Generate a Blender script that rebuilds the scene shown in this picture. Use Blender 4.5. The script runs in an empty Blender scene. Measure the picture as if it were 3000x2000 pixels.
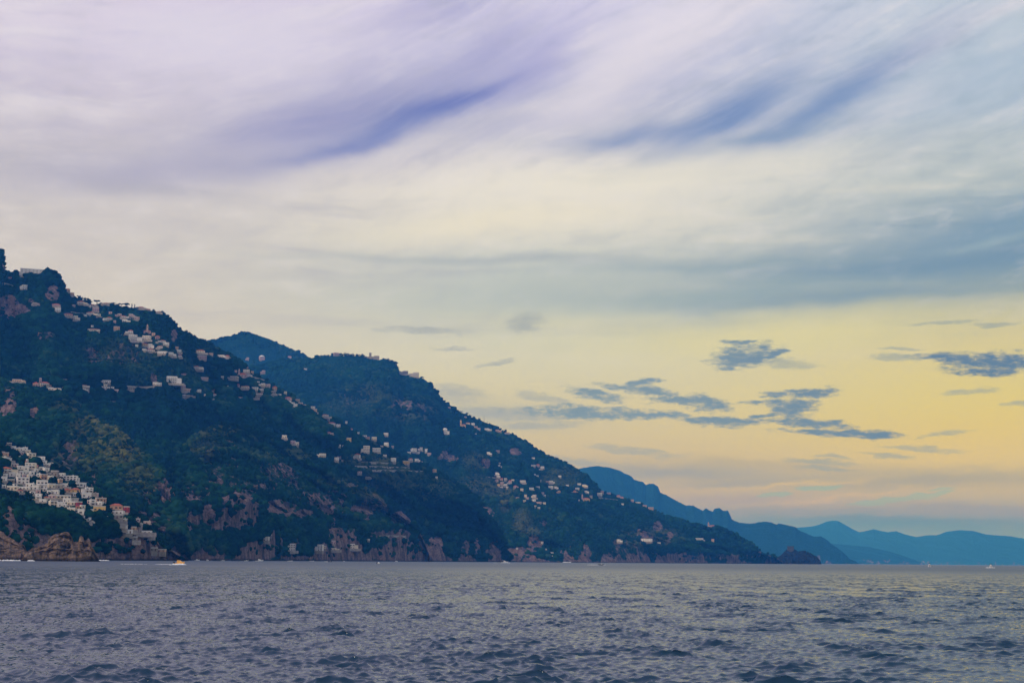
import bpy, bmesh, math, random
import numpy as np
from mathutils import Matrix, Vector

random.seed(7)
RNG = np.random.default_rng(11)
SC = bpy.context.scene
COL = SC.collection
rad = math.radians

# ------------------------------------------------------------------ camera
F = 3000 * 50 / 36          # focal length in photo pixels (50 mm on a 36 mm sensor)
H = 2.5                     # eye height above the water
PITCH, ROLL = math.atan(642 / F), 0.0083
CAM = Matrix.Rotation(rad(90) + PITCH, 4, 'X') @ Matrix.Rotation(ROLL, 4, 'Z')
CR = np.array(CAM.to_3x3())
cam_data = bpy.data.cameras.new('camera')
cam_data.lens, cam_data.sensor_width = 50, 36
cam_data.clip_start, cam_data.clip_end = 0.5, 120000
cam = bpy.data.objects.new('camera', cam_data)
COL.objects.link(cam)
cam.matrix_world = Matrix.Translation((0, 0, H)) @ CAM
SC.camera = cam


def ray(u, v):
    """compass angle and slope of the sight line through a photo pixel"""
    u, v = np.asarray(u, float), np.asarray(v, float)
    c = np.stack([(u - 1500) / F, -(v - 1000) / F, -np.ones_like(u)], -1) @ CR.T
    return np.arctan2(c[..., 0], c[..., 1]), c[..., 2] / np.hypot(c[..., 0], c[..., 1])


def to_pixel(x, y, z):
    c = np.stack([x, y, z - H], -1) @ CR
    return 1500 + F * c[..., 0] / -c[..., 2], 1000 - F * c[..., 1] / -c[..., 2]


def at(u, v, r):
    a, t = ray(u, v)
    return Vector((r * math.sin(a), r * math.cos(a), H + r * float(t)))


def on_water(u, r):
    a, _ = ray(u, 1642)
    return Vector((r * math.sin(a), r * math.cos(a), 0))


# ------------------------------------------------------------------ noise
_T = [np.random.default_rng(s).random((256, 256)) for s in range(8)]


def vnoise(x, y, k=0):
    xi, yi = np.floor(x).astype(int), np.floor(y).astype(int)
    fx, fy = x - xi, y - yi
    fx = fx * fx * fx * (fx * (fx * 6 - 15) + 10)
    fy = fy * fy * fy * (fy * (fy * 6 - 15) + 10)
    t = _T[k % 8]
    a, b = t[xi & 255, yi & 255], t[(xi + 1) & 255, yi & 255]
    c, d = t[xi & 255, (yi + 1) & 255], t[(xi + 1) & 255, (yi + 1) & 255]
    return (a * (1 - fx) + b * fx) * (1 - fy) + (c * (1 - fx) + d * fx) * fy


def fbm(x, y, n=4, k=0, ridged=False):
    s, a, tot = 0, 1.0, 0
    for i in range(n):
        v = vnoise(x * 2 ** i + 17.3 * i, y * 2 ** i + 9.1 * i, k + i)
        if ridged:
            v = 1 - np.abs(2 * v - 1)
        s, tot, a = s + a * v, tot + a, a * 0.5
    return s / tot


def sstep(x, lo, hi):
    t = np.clip((x - lo) / (hi - lo), 0, 1)
    return t * t * (3 - 2 * t)


# ------------------------------------------------------------------ objects
def tag(o, label=None, cat=None, group=None, kind=None):
    if label:
        o['label'] = label
    if cat:
        o['category'] = cat
    if group:
        o['group'] = group
    if kind:
        o['kind'] = kind
    return o


def link(name, me, mat=None, parent=None):
    if mat is not None:
        me.materials.append(mat)
    o = bpy.data.objects.new(name, me)
    COL.objects.link(o)
    if parent is not None:
        o.parent = parent
    return o


def empty(name, loc, rz=0):
    o = bpy.data.objects.new(name, None)
    COL.objects.link(o)
    o.location, o.rotation_euler = loc, (0, 0, rz)
    return o


def copy_tree(o, parent=None):
    c = o.copy()
    COL.objects.link(c)
    if parent is not None:
        c.parent = parent
    for ch in list(o.children):
        copy_tree(ch, c)
    return c


def np_mesh(name, verts, faces, smooth=False, attrs=None):
    """verts (n,3), faces (m,k) all of one size"""
    me = bpy.data.meshes.new(name)
    m, k = faces.shape
    me.vertices.add(len(verts))
    me.vertices.foreach_set('co', np.ascontiguousarray(verts, np.float32).ravel())
    me.loops.add(m * k)
    me.loops.foreach_set('vertex_index', np.ascontiguousarray(faces, np.int32).ravel())
    me.polygons.add(m)
    me.polygons.foreach_set('loop_start', np.arange(0, m * k, k, dtype=np.int32))
    if smooth:
        me.polygons.foreach_set('use_smooth', np.ones(m, bool))
    for n, a in (attrs or {}).items():
        at_ = me.attributes.new(n, 'FLOAT', 'POINT')
        at_.data.foreach_set('value', np.ascontiguousarray(a, np.float32).ravel())
    me.update(calc_edges=True)
    me.validate()
    return me


class MB:
    """collects simple shapes into one mesh"""
    def __init__(self):
        self.v, self.f = [], []

    def add(self, vs, fs):
        o = len(self.v)
        self.v += [tuple(p) for p in vs]
        self.f += [tuple(i + o for i in f) for f in fs]
        return self

    def box(self, x0, x1, y0, y1, z0, z1):
        return self.add([(x0, y0, z0), (x1, y0, z0), (x1, y1, z0), (x0, y1, z0),
                         (x0, y0, z1), (x1, y0, z1), (x1, y1, z1), (x0, y1, z1)],
                        [(0, 3, 2, 1), (4, 5, 6, 7), (0, 1, 5, 4), (1, 2, 6, 5), (2, 3, 7, 6), (3, 0, 4, 7)])

    def hip(self, x0, x1, y0, y1, z0, h, ins=None):
        """hipped roof"""
        w, d = x1 - x0, y1 - y0
        e = min(w, d) * 0.5 if ins is None else ins
        if w >= d:
            a, b = (x0 + e, (y0 + y1) / 2, z0 + h), (x1 - e, (y0 + y1) / 2, z0 + h)
        else:
            a, b = ((x0 + x1) / 2, y0 + e, z0 + h), ((x0 + x1) / 2, y1 - e, z0 + h)
        vs = [(x0, y0, z0), (x1, y0, z0), (x1, y1, z0), (x0, y1, z0), a, b]
        if w >= d:
            fs = [(0, 1, 5, 4), (1, 2, 5), (2, 3, 4, 5), (3, 0, 4), (3, 2, 1, 0)]
        else:
            fs = [(0, 1, 4), (1, 2, 5, 4), (2, 3, 5), (3, 0, 4, 5), (3, 2, 1, 0)]
        return self.add(vs, fs)

    def tube(self, p0, p1, r0, r1, n=8, caps=True):
        p0, p1 = Vector(p0), Vector(p1)
        q = (p1 - p0).to_track_quat('Z', 'Y').to_matrix()
        vs = []
        for p, r in ((p0, r0), (p1, r1)):
            for i in range(n):
                a = 2 * math.pi * i / n
                vs.append(p + q @ Vector((r * math.cos(a), r * math.sin(a), 0)))
        fs = [(i, (i + 1) % n, n + (i + 1) % n, n + i) for i in range(n)]
        if caps:
            fs += [tuple(range(n))[::-1], tuple(range(n, 2 * n))]
        return self.add(vs, fs)

    def lathe(self, prof, n=14, cx=0, cy=0):
        vs = [(cx + r * math.cos(2 * math.pi * i / n), cy + r * math.sin(2 * math.pi * i / n), z)
              for r, z in prof for i in range(n)]
        fs = [(j * n + i, j * n + (i + 1) % n, (j + 1) * n + (i + 1) % n, (j + 1) * n + i)
              for j in range(len(prof) - 1) for i in range(n)]
        fs.append(tuple(range((len(prof) - 1) * n, len(prof) * n)))
        return self.add(vs, fs)

    def loft(self, secs, close=True):
        """rings of equal length joined in order, both ends capped"""
        n = len(secs[0])
        vs = [p for s in secs for p in s]
        m = n if close else n - 1
        fs = [(j * n + i, j * n + (i + 1) % n, (j + 1) * n + (i + 1) % n, (j + 1) * n + i)
              for j in range(len(secs) - 1) for i in range(m)]
        if close:
            fs += [tuple(range(n))[::-1], tuple(range((len(secs) - 1) * n, len(secs) * n))]
        return self.add(vs, fs)

    def mesh(self, name):
        me = bpy.data.meshes.new(name)
        me.from_pydata(self.v, [], self.f)
        me.update()
        return me

    def build(self, name, mat, parent=None):
        return link(name, self.mesh(name), mat, parent)


# ------------------------------------------------------------------ node helpers
def lin(c):
    """display colour 0-255 to linear"""
    return tuple((x / 255 / 12.92 if x <= 10.31 else ((x / 255 + 0.055) / 1.055) ** 2.4) for x in c)


class NT:
    def __init__(self, tree):
        self.t = tree
        tree.nodes.clear()

    def n(self, typ, **kw):
        nd = self.t.nodes.new(typ)
        for k, v in kw.items():
            setattr(nd, k, v)
        return nd

    def put(self, sock, val):
        if hasattr(val, 'is_linked') or isinstance(val, bpy.types.NodeSocket):
            self.t.links.new(val, sock)
        else:
            if sock.type == 'RGBA' and len(val) == 3:
                val = (*val, 1)
            sock.default_value = val

    def m(self, op, a, b=None, c=None, clamp=False):
        nd = self.n('ShaderNodeMath', operation=op, use_clamp=clamp)
        for i, x in enumerate((a, b, c)):
            if x is not None:
                self.put(nd.inputs[i], x)
        return nd.outputs[0]

    def vm(self, op, a, b=None, out=0):
        nd = self.n('ShaderNodeVectorMath', operation=op)
        self.put(nd.inputs[0], a)
        if b is not None:
            self.put(nd.inputs[1], b)
        return nd.outputs[out]

    def xyz(self, x, y, z=0.0):
        nd = self.n('ShaderNodeCombineXYZ')
        for i, q in enumerate((x, y, z)):
            self.put(nd.inputs[i], q)
        return nd.outputs[0]

    def sep(self, v):
        nd = self.n('ShaderNodeSeparateXYZ')
        self.put(nd.inputs[0], v)
        return nd.outputs

    def mix(self, fac, a, b, blend='MIX'):
        nd = self.n('ShaderNodeMix', data_type='RGBA', blend_type=blend)
        self.put(nd.inputs[0], fac)
        self.put(nd.inputs[6], a)
        self.put(nd.inputs[7], b)
        return nd.outputs[2]

    def ramp(self, fac, stops, mode='EASE'):
        nd = self.n('ShaderNodeValToRGB')
        cr = nd.color_ramp
        cr.interpolation = mode
        while len(cr.elements) < len(stops):
            cr.elements.new(0.5)
        for e, (p, c) in zip(cr.elements, sorted(stops)):
            e.position = p
            e.color = (*c, 1)
        self.put(nd.inputs[0], fac)
        return nd.outputs[0]

    def step(self, x, lo, hi, a=0.0, b=1.0):
        nd = self.n('ShaderNodeMapRange', interpolation_type='SMOOTHSTEP')
        self.put(nd.inputs[0], x)
        for i, q in zip((1, 2, 3, 4), (lo, hi, a, b)):
            nd.inputs[i].default_value = q
        return nd.outputs[0]

    def noise(self, vec, scale=1.0, detail=4.0, rough=0.5, color=False, dim='3D', dist=0.0):
        nd = self.n('ShaderNodeTexNoise', noise_dimensions=dim)
        self.put(nd.inputs['Vector'], vec)
        nd.inputs['Scale'].default_value = scale
        nd.inputs['Detail'].default_value = detail
        nd.inputs['Roughness'].default_value = rough
        nd.inputs['Distortion'].default_value = dist
        return nd.outputs['Color' if color else 'Fac']

    def attr(self, name):
        nd = self.n('ShaderNodeAttribute', attribute_name=name)
        return nd.outputs['Fac']

    def geo(self):
        return self.n('ShaderNodeNewGeometry').outputs['Position']


def material(name, build):
    """build(nt, principled) wires a procedural material"""
    m = bpy.data.materials.new(name)
    m.use_nodes = True
    nt = NT(m.node_tree)
    p = nt.n('ShaderNodeBsdfPrincipled')
    o = nt.n('ShaderNodeOutputMaterial')
    m.node_tree.links.new(p.outputs[0], o.inputs[0])
    build(nt, p)
    return m


def paint(name, col, var=0.15, rough=0.8, scale=0.6, spec=0.3):
    def b(nt, p):
        g = nt.n('ShaderNodeTexCoord').outputs['Object']
        f = nt.noise(g, scale, 5, 0.6)
        d = tuple(c * (1 - var) for c in col)
        e = tuple(min(1, c * (1 + var * 0.6)) for c in col)
        nt.put(p.inputs['Base Color'], nt.mix(nt.step(f, 0.3, 0.7), d, e))
        p.inputs['Roughness'].default_value = rough
        p.inputs['Specular IOR Level'].default_value = spec
    return material(name, b)
# ------------------------------------------------------------------ world: daylight sky behind a high veil of cloud
SUN_EL, SUN_AZ = 26, -120      # degrees; the sun stands behind the viewer's left shoulder
world = bpy.data.worlds.new('World')
SC.world = world
world.use_nodes = True
W = NT(world.node_tree)
sky = W.n('ShaderNodeTexSky', sky_type='NISHITA')
sky.sun_disc = False
sky.sun_elevation = rad(SUN_EL)
sky.sun_rotation = rad(SUN_AZ)
d = W.n('ShaderNodeTexCoord').outputs['Generated']
dx, dy, dz = W.sep(d)
hyp = W.m('SQRT', W.m('ADD', W.m('MULTIPLY', dx, dx), W.m('MULTIPLY', dy, dy)))
S = W.m('MULTIPLY', W.m('DIVIDE', dx, W.m('MAXIMUM', hyp, 0.001)), F)
E = W.m('MULTIPLY', W.m('ARCSINE', dz), F)


def se(u, v):
    a, t = ray(u, v)
    return math.sin(a) * F, math.atan(t) * F


def eramp(stops):
    """stops: (photo height v, colour) read down the middle of the frame"""
    return W.ramp(W.m('MULTIPLY', E, 1 / 1800, clamp=True),
                  [(max(0, min(1, se(1500, v)[1] / 1800)), lin(c)) for v, c in stops], 'B_SPLINE')


left = eramp([(1640, (150, 160, 165)), (1300, (205, 197, 186)), (1000, (208, 201, 194)), (760, (203, 198, 200)), (540, (196, 192, 206)),
              (380, (197, 191, 212)), (180, (211, 204, 230)), (0, (212, 198, 230))])
mid = eramp([(1640, (150, 150, 130)), (1400, (196, 178, 110)), (1200, (212, 202, 146)), (1020, (208, 208, 190)),
             (880, (188, 197, 194)), (760, (194, 199, 199)), (640, (226, 222, 214)), (500, (229, 225, 224)), (380, (196, 196, 214)),
             (220, (182, 183, 220)), (0, (212, 208, 238))])
right = eramp([(1640, (70, 120, 130)), (1560, (112, 136, 130)), (1480, (176, 170, 50)), (1360, (216, 196, 10)), (1180, (220, 205, 66)),
               (1000, (214, 202, 140)), (880, (150, 165, 165)), (780, (106, 138, 168)), (640, (160, 176, 190)),
               (520, (190, 198, 200)), (360, (166, 184, 210)), (160, (190, 202, 218)), (0, (190, 202, 222))])
base = W.mix(W.step(S, -1350, 150), left, mid)
base = W.mix(W.step(S, 100, 1500), base, right)

# slow warps that give every cloud its ragged edge
P0 = W.xyz(S, E)
w1 = W.noise(W.xyz(W.m('MULTIPLY', S, 1 / 420), W.m('MULTIPLY', E, 1 / 260)), 1, 4, 0.55, color=True)
P1 = W.vm('ADD', P0, W.vm('MULTIPLY', W.vm('SUBTRACT', w1, (0.5, 0.5, 0.5)), (170, 90, 0)))
w2 = W.noise(W.xyz(W.m('MULTIPLY', S, 1 / 110), W.m('MULTIPLY', E, 1 / 34)), 1, 5, 0.62, color=True)
P2 = W.vm('ADD', P0, W.vm('MULTIPLY', W.vm('SUBTRACT', w2, (0.5, 0.5, 0.5)), (110, 44, 0)))

# combed streaks: high up they bend upward to the right, lower down they lie flat
hi = W.step(E, 1020, 1280)
cu = W.m('ADD', S, 1500)
cl = W.m('MINIMUM', cu, 1500)
bend = W.m('ADD', W.m('MULTIPLY', W.m('MULTIPLY', cl, cl), 0.00020), W.m('MULTIPLY', W.m('MAXIMUM', W.m('SUBTRACT', cu, 1500), 0), 0.42))
st = W.m('SUBTRACT', E, bend)
wob = W.m('MULTIPLY', W.m('SUBTRACT', W.noise(W.xyz(W.m('MULTIPLY', S, 1 / 600), W.m('MULTIPLY', E, 1 / 400), 9.0), 1, 2, 0.5), 0.5), 160)
sw = W.m('ADD', st, wob)
ew = W.m('ADD', E, W.m('MULTIPLY', wob, 0.5))
n1 = W.noise(W.xyz(W.m('MULTIPLY', S, 1 / 900), W.m('MULTIPLY', sw, 1 / 150)), 1, 4, 0.5)
n2 = W.noise(W.xyz(W.m('MULTIPLY', S, 1 / 380), W.m('MULTIPLY', sw, 1 / 46), 7.0), 1, 4, 0.55)
n0 = W.noise(W.xyz(W.m('MULTIPLY', S, 1 / 1000), W.m('MULTIPLY', ew, 1 / 90), 4.0), 1, 5, 0.55)
amt = W.step(E, 420, 900)
lo_amt = W.m('MULTIPLY', amt, W.m('SUBTRACT', 1.0, hi))
shade = W.mix(W.step(S, -500, 1300), lin((140, 140, 196)), lin((120, 148, 186)))
greyer = W.mix(W.step(S, -1000, 1300), lin((172, 170, 186)), lin((120, 146, 168)))
base = W.mix(W.m('MULTIPLY', W.step(n0, 0.50, 0.30), W.m('MULTIPLY', lo_amt, 0.5)), base, greyer)
base = W.mix(W.m('MULTIPLY', W.step(n0, 0.52, 0.72), W.m('MULTIPLY', lo_amt, 0.4)), base, lin((226, 221, 212)))
base = W.mix(W.m('MULTIPLY', W.step(n1, 0.48, 0.28), W.m('MULTIPLY', hi, W.step(S, -1300, 300, 0.15, 0.5))), base, shade)
base = W.mix(W.m('MULTIPLY', W.step(n1, 0.50, 0.72), W.m('MULTIPLY', hi, 0.62)), base, lin((226, 221, 234)))
base = W.mix(W.m('MULTIPLY', W.step(n2, 0.50, 0.28), W.m('MULTIPLY', hi, 0.18)), base, shade)
base = W.mix(W.m('MULTIPLY', W.step(n2, 0.50, 0.74), W.m('MULTIPLY', hi, 0.2)), base, lin((226, 222, 234)))

n5 = W.noise(W.xyz(W.m('MULTIPLY', S, 1 / 170), W.m('MULTIPLY', sw, 1 / 17), 11.0), 1, 5, 0.62)
fib = W.m('MULTIPLY', W.m('SUBTRACT', n5, 0.5), W.m('MULTIPLY', hi, 0.09))

n6 = W.noise(W.xyz(W.m('MULTIPLY', S, 1 / 150), W.m('MULTIPLY', W.m('ADD', W.m('MULTIPLY', E, 0.6), W.m('MULTIPLY', sw, 0.4)), 1 / 62), 15.0), 1, 6, 0.6)
base = W.mix(W.m('MULTIPLY', W.step(n6, 0.50, 0.32), W.m('MULTIPLY', amt, 0.20)), base, greyer)
base = W.mix(W.m('MULTIPLY', W.step(n6, 0.50, 0.70), W.m('MULTIPLY', amt, 0.22)), base, lin((232, 228, 236)))


def gauss(P, u, v, a, b, rot=0):
    x, y = se(u, v)
    mp = W.n('ShaderNodeMapping', vector_type='TEXTURE')
    W.put(mp.inputs['Vector'], P)
    mp.inputs['Location'].default_value = (x, y, 0)
    mp.inputs['Rotation'].default_value = (0, 0, rad(rot))
    mp.inputs['Scale'].default_value = (a, b, 1)
    return W.vm('DOT_PRODUCT', mp.outputs[0], mp.outputs[0], out=1)


col = base
# broad bands: u, v, half-length, half-height, tilt, colour, opacity
for u, v, a, b, r, c, al in [
        (680, 110, 430, 130, 4, (217, 212, 235), 0.9),
        (560, 490, 460, 56, 7, (164, 162, 198), 0.6),
        (900, 350, 330, 66, 14, (148, 148, 198), 0.7),
        (1060, 330, 300, 66, 17, (140, 143, 194), 0.6),
        (1010, 430, 260, 30, 15, (134, 138, 192), 0.7),
        (1200, 345, 270, 46, 19, (112, 124, 186), 0.65),
        (1330, 300, 220, 26, 21, (86, 104, 182), 0.88),
        (1150, 385, 200, 22, 17, (110, 124, 190), 0.7),
        (1320, 390, 420, 26, 16, (208, 205, 218), 0.75),
        (1400, 150, 190, 80, 40, (156, 156, 206), 0.6),
        (1560, 190, 180, 70, 35, (160, 158, 214), 0.5),
        (1500, 360, 300, 30, 6, (170, 172, 204), 0.6),
        (1840, 395, 200, 28, 6, (120, 140, 190), 0.75),
        (2120, 345, 230, 50, 26, (108, 134, 188), 0.85),
        (2440, 290, 330, 50, 28, (112, 138, 188), 0.85),
        (2250, 405, 170, 20, 8, (112, 140, 186), 0.7),
        (2900, 200, 260, 60, 20, (160, 182, 208), 0.5),
        (1950, 90, 330, 90, 30, (226, 221, 238), 0.75),
        (1800, 250, 280, 55, 22, (218, 214, 232), 0.75),
        (1900, 520, 620, 55, 4, (230, 226, 216), 0.75),
        (1420, 660, 430, 42, 5, (230, 224, 208), 0.75),
        (1450, 760, 520, 12, 0, (160, 170, 180), 0.6),
        (2700, 775, 560, 42, 3, (108, 138, 168), 0.7),
        (2150, 775, 520, 18, 1, (134, 156, 172), 0.6),
        (2960, 665, 240, 36, 8, (118, 148, 176), 0.6),
        (2900, 712, 120, 10, 4, (170, 190, 196), 0.3),
        (2100, 860, 520, 36, 2, (138, 160, 172), 0.7),
        (2500, 868, 420, 22, 2, (118, 144, 168), 0.7),
        (1600, 850, 420, 52, 3, (172, 182, 184), 0.6),
        (1640, 945, 280, 40, 0, (206, 204, 176), 0.5),
        (2280, 980, 520, 55, 2, (220, 212, 140), 0.6),
        (2900, 1290, 330, 90, 2, (220, 198, 5), 0.6)]:
    g = W.m('POWER', 0.3679, gauss(P1, u, v, a, b, r))
    col = W.mix(W.m('MULTIPLY', g, al), col, lin(c))
for u, v, a, b, r, c, al in [
        (1960, 1385, 330, 26, -1, (150, 152, 146), 0.85),
        (2250, 1362, 420, 16, -2, (172, 162, 100), 0.5),
        (2650, 1405, 520, 26, 1, (160, 156, 104), 0.85),
        (2180, 1420, 170, 10, 2, (150, 150, 140), 0.7),
        (2330, 1418, 260, 9, 4, (206, 188, 40), 0.8),
        (2150, 1465, 300, 16, 0, (166, 156, 138), 0.75),
        (2450, 1456, 230, 7, 5, (200, 182, 60), 0.8),
        (2560, 1502, 420, 16, 0, (172, 162, 84), 0.7),
        (2650, 1528, 700, 34, 0, (100, 126, 146), 1.0),
        (2300, 1500, 420, 14, 0, (146, 146, 140), 0.7),
        (2950, 1500, 330, 22, -2, (150, 148, 148), 0.7),
        (1420, 1212, 240, 42, -4, (170, 174, 168), 0.7)]:
    g = W.m('POWER', 0.3679, gauss(P2, u, v, a, b, r))
    col = W.mix(W.m('MULTIPLY', g, al), col, lin(c))


def union(items, P):
    dmin = None
    for u, v, a, b, r in items:
        q = gauss(P, u, v, a, b, r)
        dmin = q if dmin is None else W.m('MINIMUM', dmin, q)
    return dmin


col = W.mix(W.m('MULTIPLY', W.m('MAXIMUM', fib, 0.0), 4.0, clamp=True), col, lin((232, 228, 240)))
col = W.mix(W.m('MULTIPLY', W.m('MAXIMUM', W.m('MULTIPLY', fib, -1.0), 0.0), 3.0, clamp=True), col, shade)
# small torn clouds low in the yellow sky
soft = union([(1330, 1150, 90, 26, -6), (1500, 1212, 200, 16, -3), (1560, 1248, 150, 12, 2), (1240, 968, 120, 12, 0), (1540, 943, 60, 30, 10),
              (1590, 1165, 85, 13, -10), (1460, 1060, 60, 8, 10), (1850, 1320, 140, 13, -5), (1660, 1350, 140, 12, -3), (2390, 1350, 110, 9, -3), (2440, 1335, 60, 7, -5),
              (2700, 1312, 110, 9, -5), (2600, 1333, 70, 7, -6), (2430, 1372, 90, 8, -4), (2290, 1064, 90, 16, -6), (1330, 1022, 60, 8, 0), (2630, 1046, 75, 11, -4), (2640, 1022, 66, 6, 0), (2840, 1147, 66, 9, 4), (2765, 946, 80, 8, 0), (2920, 952, 60, 8, 0), (2985, 1182, 46, 9, 0), (2770, 1266, 66, 6, 4)], P2)
n3 = W.noise(W.xyz(W.m('MULTIPLY', S, 1 / 60), W.m('MULTIPLY', E, 1 / 22), 3.0), 1, 4, 0.6)
n4 = W.noise(W.xyz(W.m('MULTIPLY', S, 1 / 26), W.m('MULTIPLY', E, 1 / 9), 5.0), 1, 5, 0.65)
rag = W.m('ADD', W.m('MULTIPLY', W.m('SUBTRACT', n3, 0.5), 2.6), W.m('MULTIPLY', W.m('SUBTRACT', n4, 0.5), 2.6))
edge = W.m('ADD', soft, W.m('MULTIPLY', rag, 0.7))
col = W.mix(W.m('MULTIPLY', W.step(edge, 1.7, -0.3), 0.62), col, W.mix(W.step(S, -300, 900), lin((150, 158, 168)), lin((136, 150, 150))))
hard = union([(2180, 1042, 95, 34, 6), (2175, 1003, 46, 8, 0), (2270, 1040, 50, 10, 10), (2140, 1068, 60, 12, 10), (2790, 1046, 90, 16, -2), (2940, 1062, 140, 26, -3), (2880, 1085, 110, 12, -4),
              (2325, 1192, 72, 30, -3), (2375, 1150, 70, 18, 3), (2270, 1158, 50, 9, 0), (2065, 1180, 78, 24, -8), (1980, 1172, 90, 14, -4),
              (1880, 1140, 120, 16, -6), (1880, 1118, 60, 9, 6), (1740, 1156, 90, 14, -10), (1720, 1210, 190, 20, -2), (1890, 1215, 130, 14, -2), (2110, 1232, 130, 14, -2),
              (2380, 1240, 130, 13, -4), (2470, 1268, 165, 14, -3), (2260, 1215, 60, 8, 8), (2205, 1180, 34, 8, 0),
              (2205, 1181, 30, 7, 0)], P2)
edge = W.m('ADD', hard, W.m('MULTIPLY', rag, 1.1))
col = W.mix(W.m('MULTIPLY', W.step(edge, 1.65, -0.1), 0.93), col, W.mix(W.step(S, 200, 1500), lin((112, 136, 156)), lin((66, 102, 142))))
# two clear gaps low down where the sky itself shows
gap = union([(2600, 1466, 120, 10, 4), (2400, 1430, 60, 9, 6), (2730, 1447, 70, 6, 5), (2770, 1432, 44, 4, 3), (2260, 1450, 60, 8, 4)], P2)
gapm = W.step(gap, 1.2, 0.4)
col = W.mix(W.m('MULTIPLY', gapm, 0.48), col, lin((96, 168, 162)))
# below the horizon the dome goes on as dull sea colour
col = W.mix(W.step(E, -20, -160), col, lin((60, 75, 95)))
b_sky = W.n('ShaderNodeBackground')
W.put(b_sky.inputs[0], sky.outputs[0])
b_sky.inputs[1].default_value = 0.10
b_cl = W.n('ShaderNodeBackground')
W.put(b_cl.inputs[0], col)
b_cl.inputs[1].default_value = 1.07
mx = W.n('ShaderNodeMixShader')
W.put(mx.inputs[0], W.m('SUBTRACT', 0.94, W.m('MULTIPLY', gapm, 0.25)))
W.put(mx.inputs[1], b_sky.outputs[0])
W.put(mx.inputs[2], b_cl.outputs[0])
wo = W.n('ShaderNodeOutputWorld')
W.put(wo.inputs[0], mx.outputs[0])
world.cycles.sampling_method = 'MANUAL'
world.cycles.sample_map_resolution = 1024

sun_d = bpy.data.lights.new('sun', 'SUN')
sun_d.energy, sun_d.angle, sun_d.color = 1.5, rad(10), (1.0, 0.91, 0.82)
sun = bpy.data.objects.new('sun', sun_d)
COL.objects.link(sun)
a, e = rad(SUN_AZ), rad(SUN_EL)
sun.rotation_euler = Vector((math.sin(a) * math.cos(e), math.cos(a) * math.cos(e), math.sin(e))).to_track_quat('Z', 'Y').to_euler()
sun.location = (0, 0, 500)
SC.view_settings.view_transform = 'Standard'
SC.view_settings.look = 'None'
SC.view_settings.exposure, SC.view_settings.gamma = 0, 1
SC.cycles.volume_bounces = 0
SC.cycles.max_bounces = 6
SC.cycles.use_denoising = True
# ------------------------------------------------------------------ land: each ridge is a slope from its shore to its crest and down behind
def pl(x, pts, j):
    p = np.array(pts, float)
    return np.interp(x, p[:, 0], p[:, j])


LAYERS = {}


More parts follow.
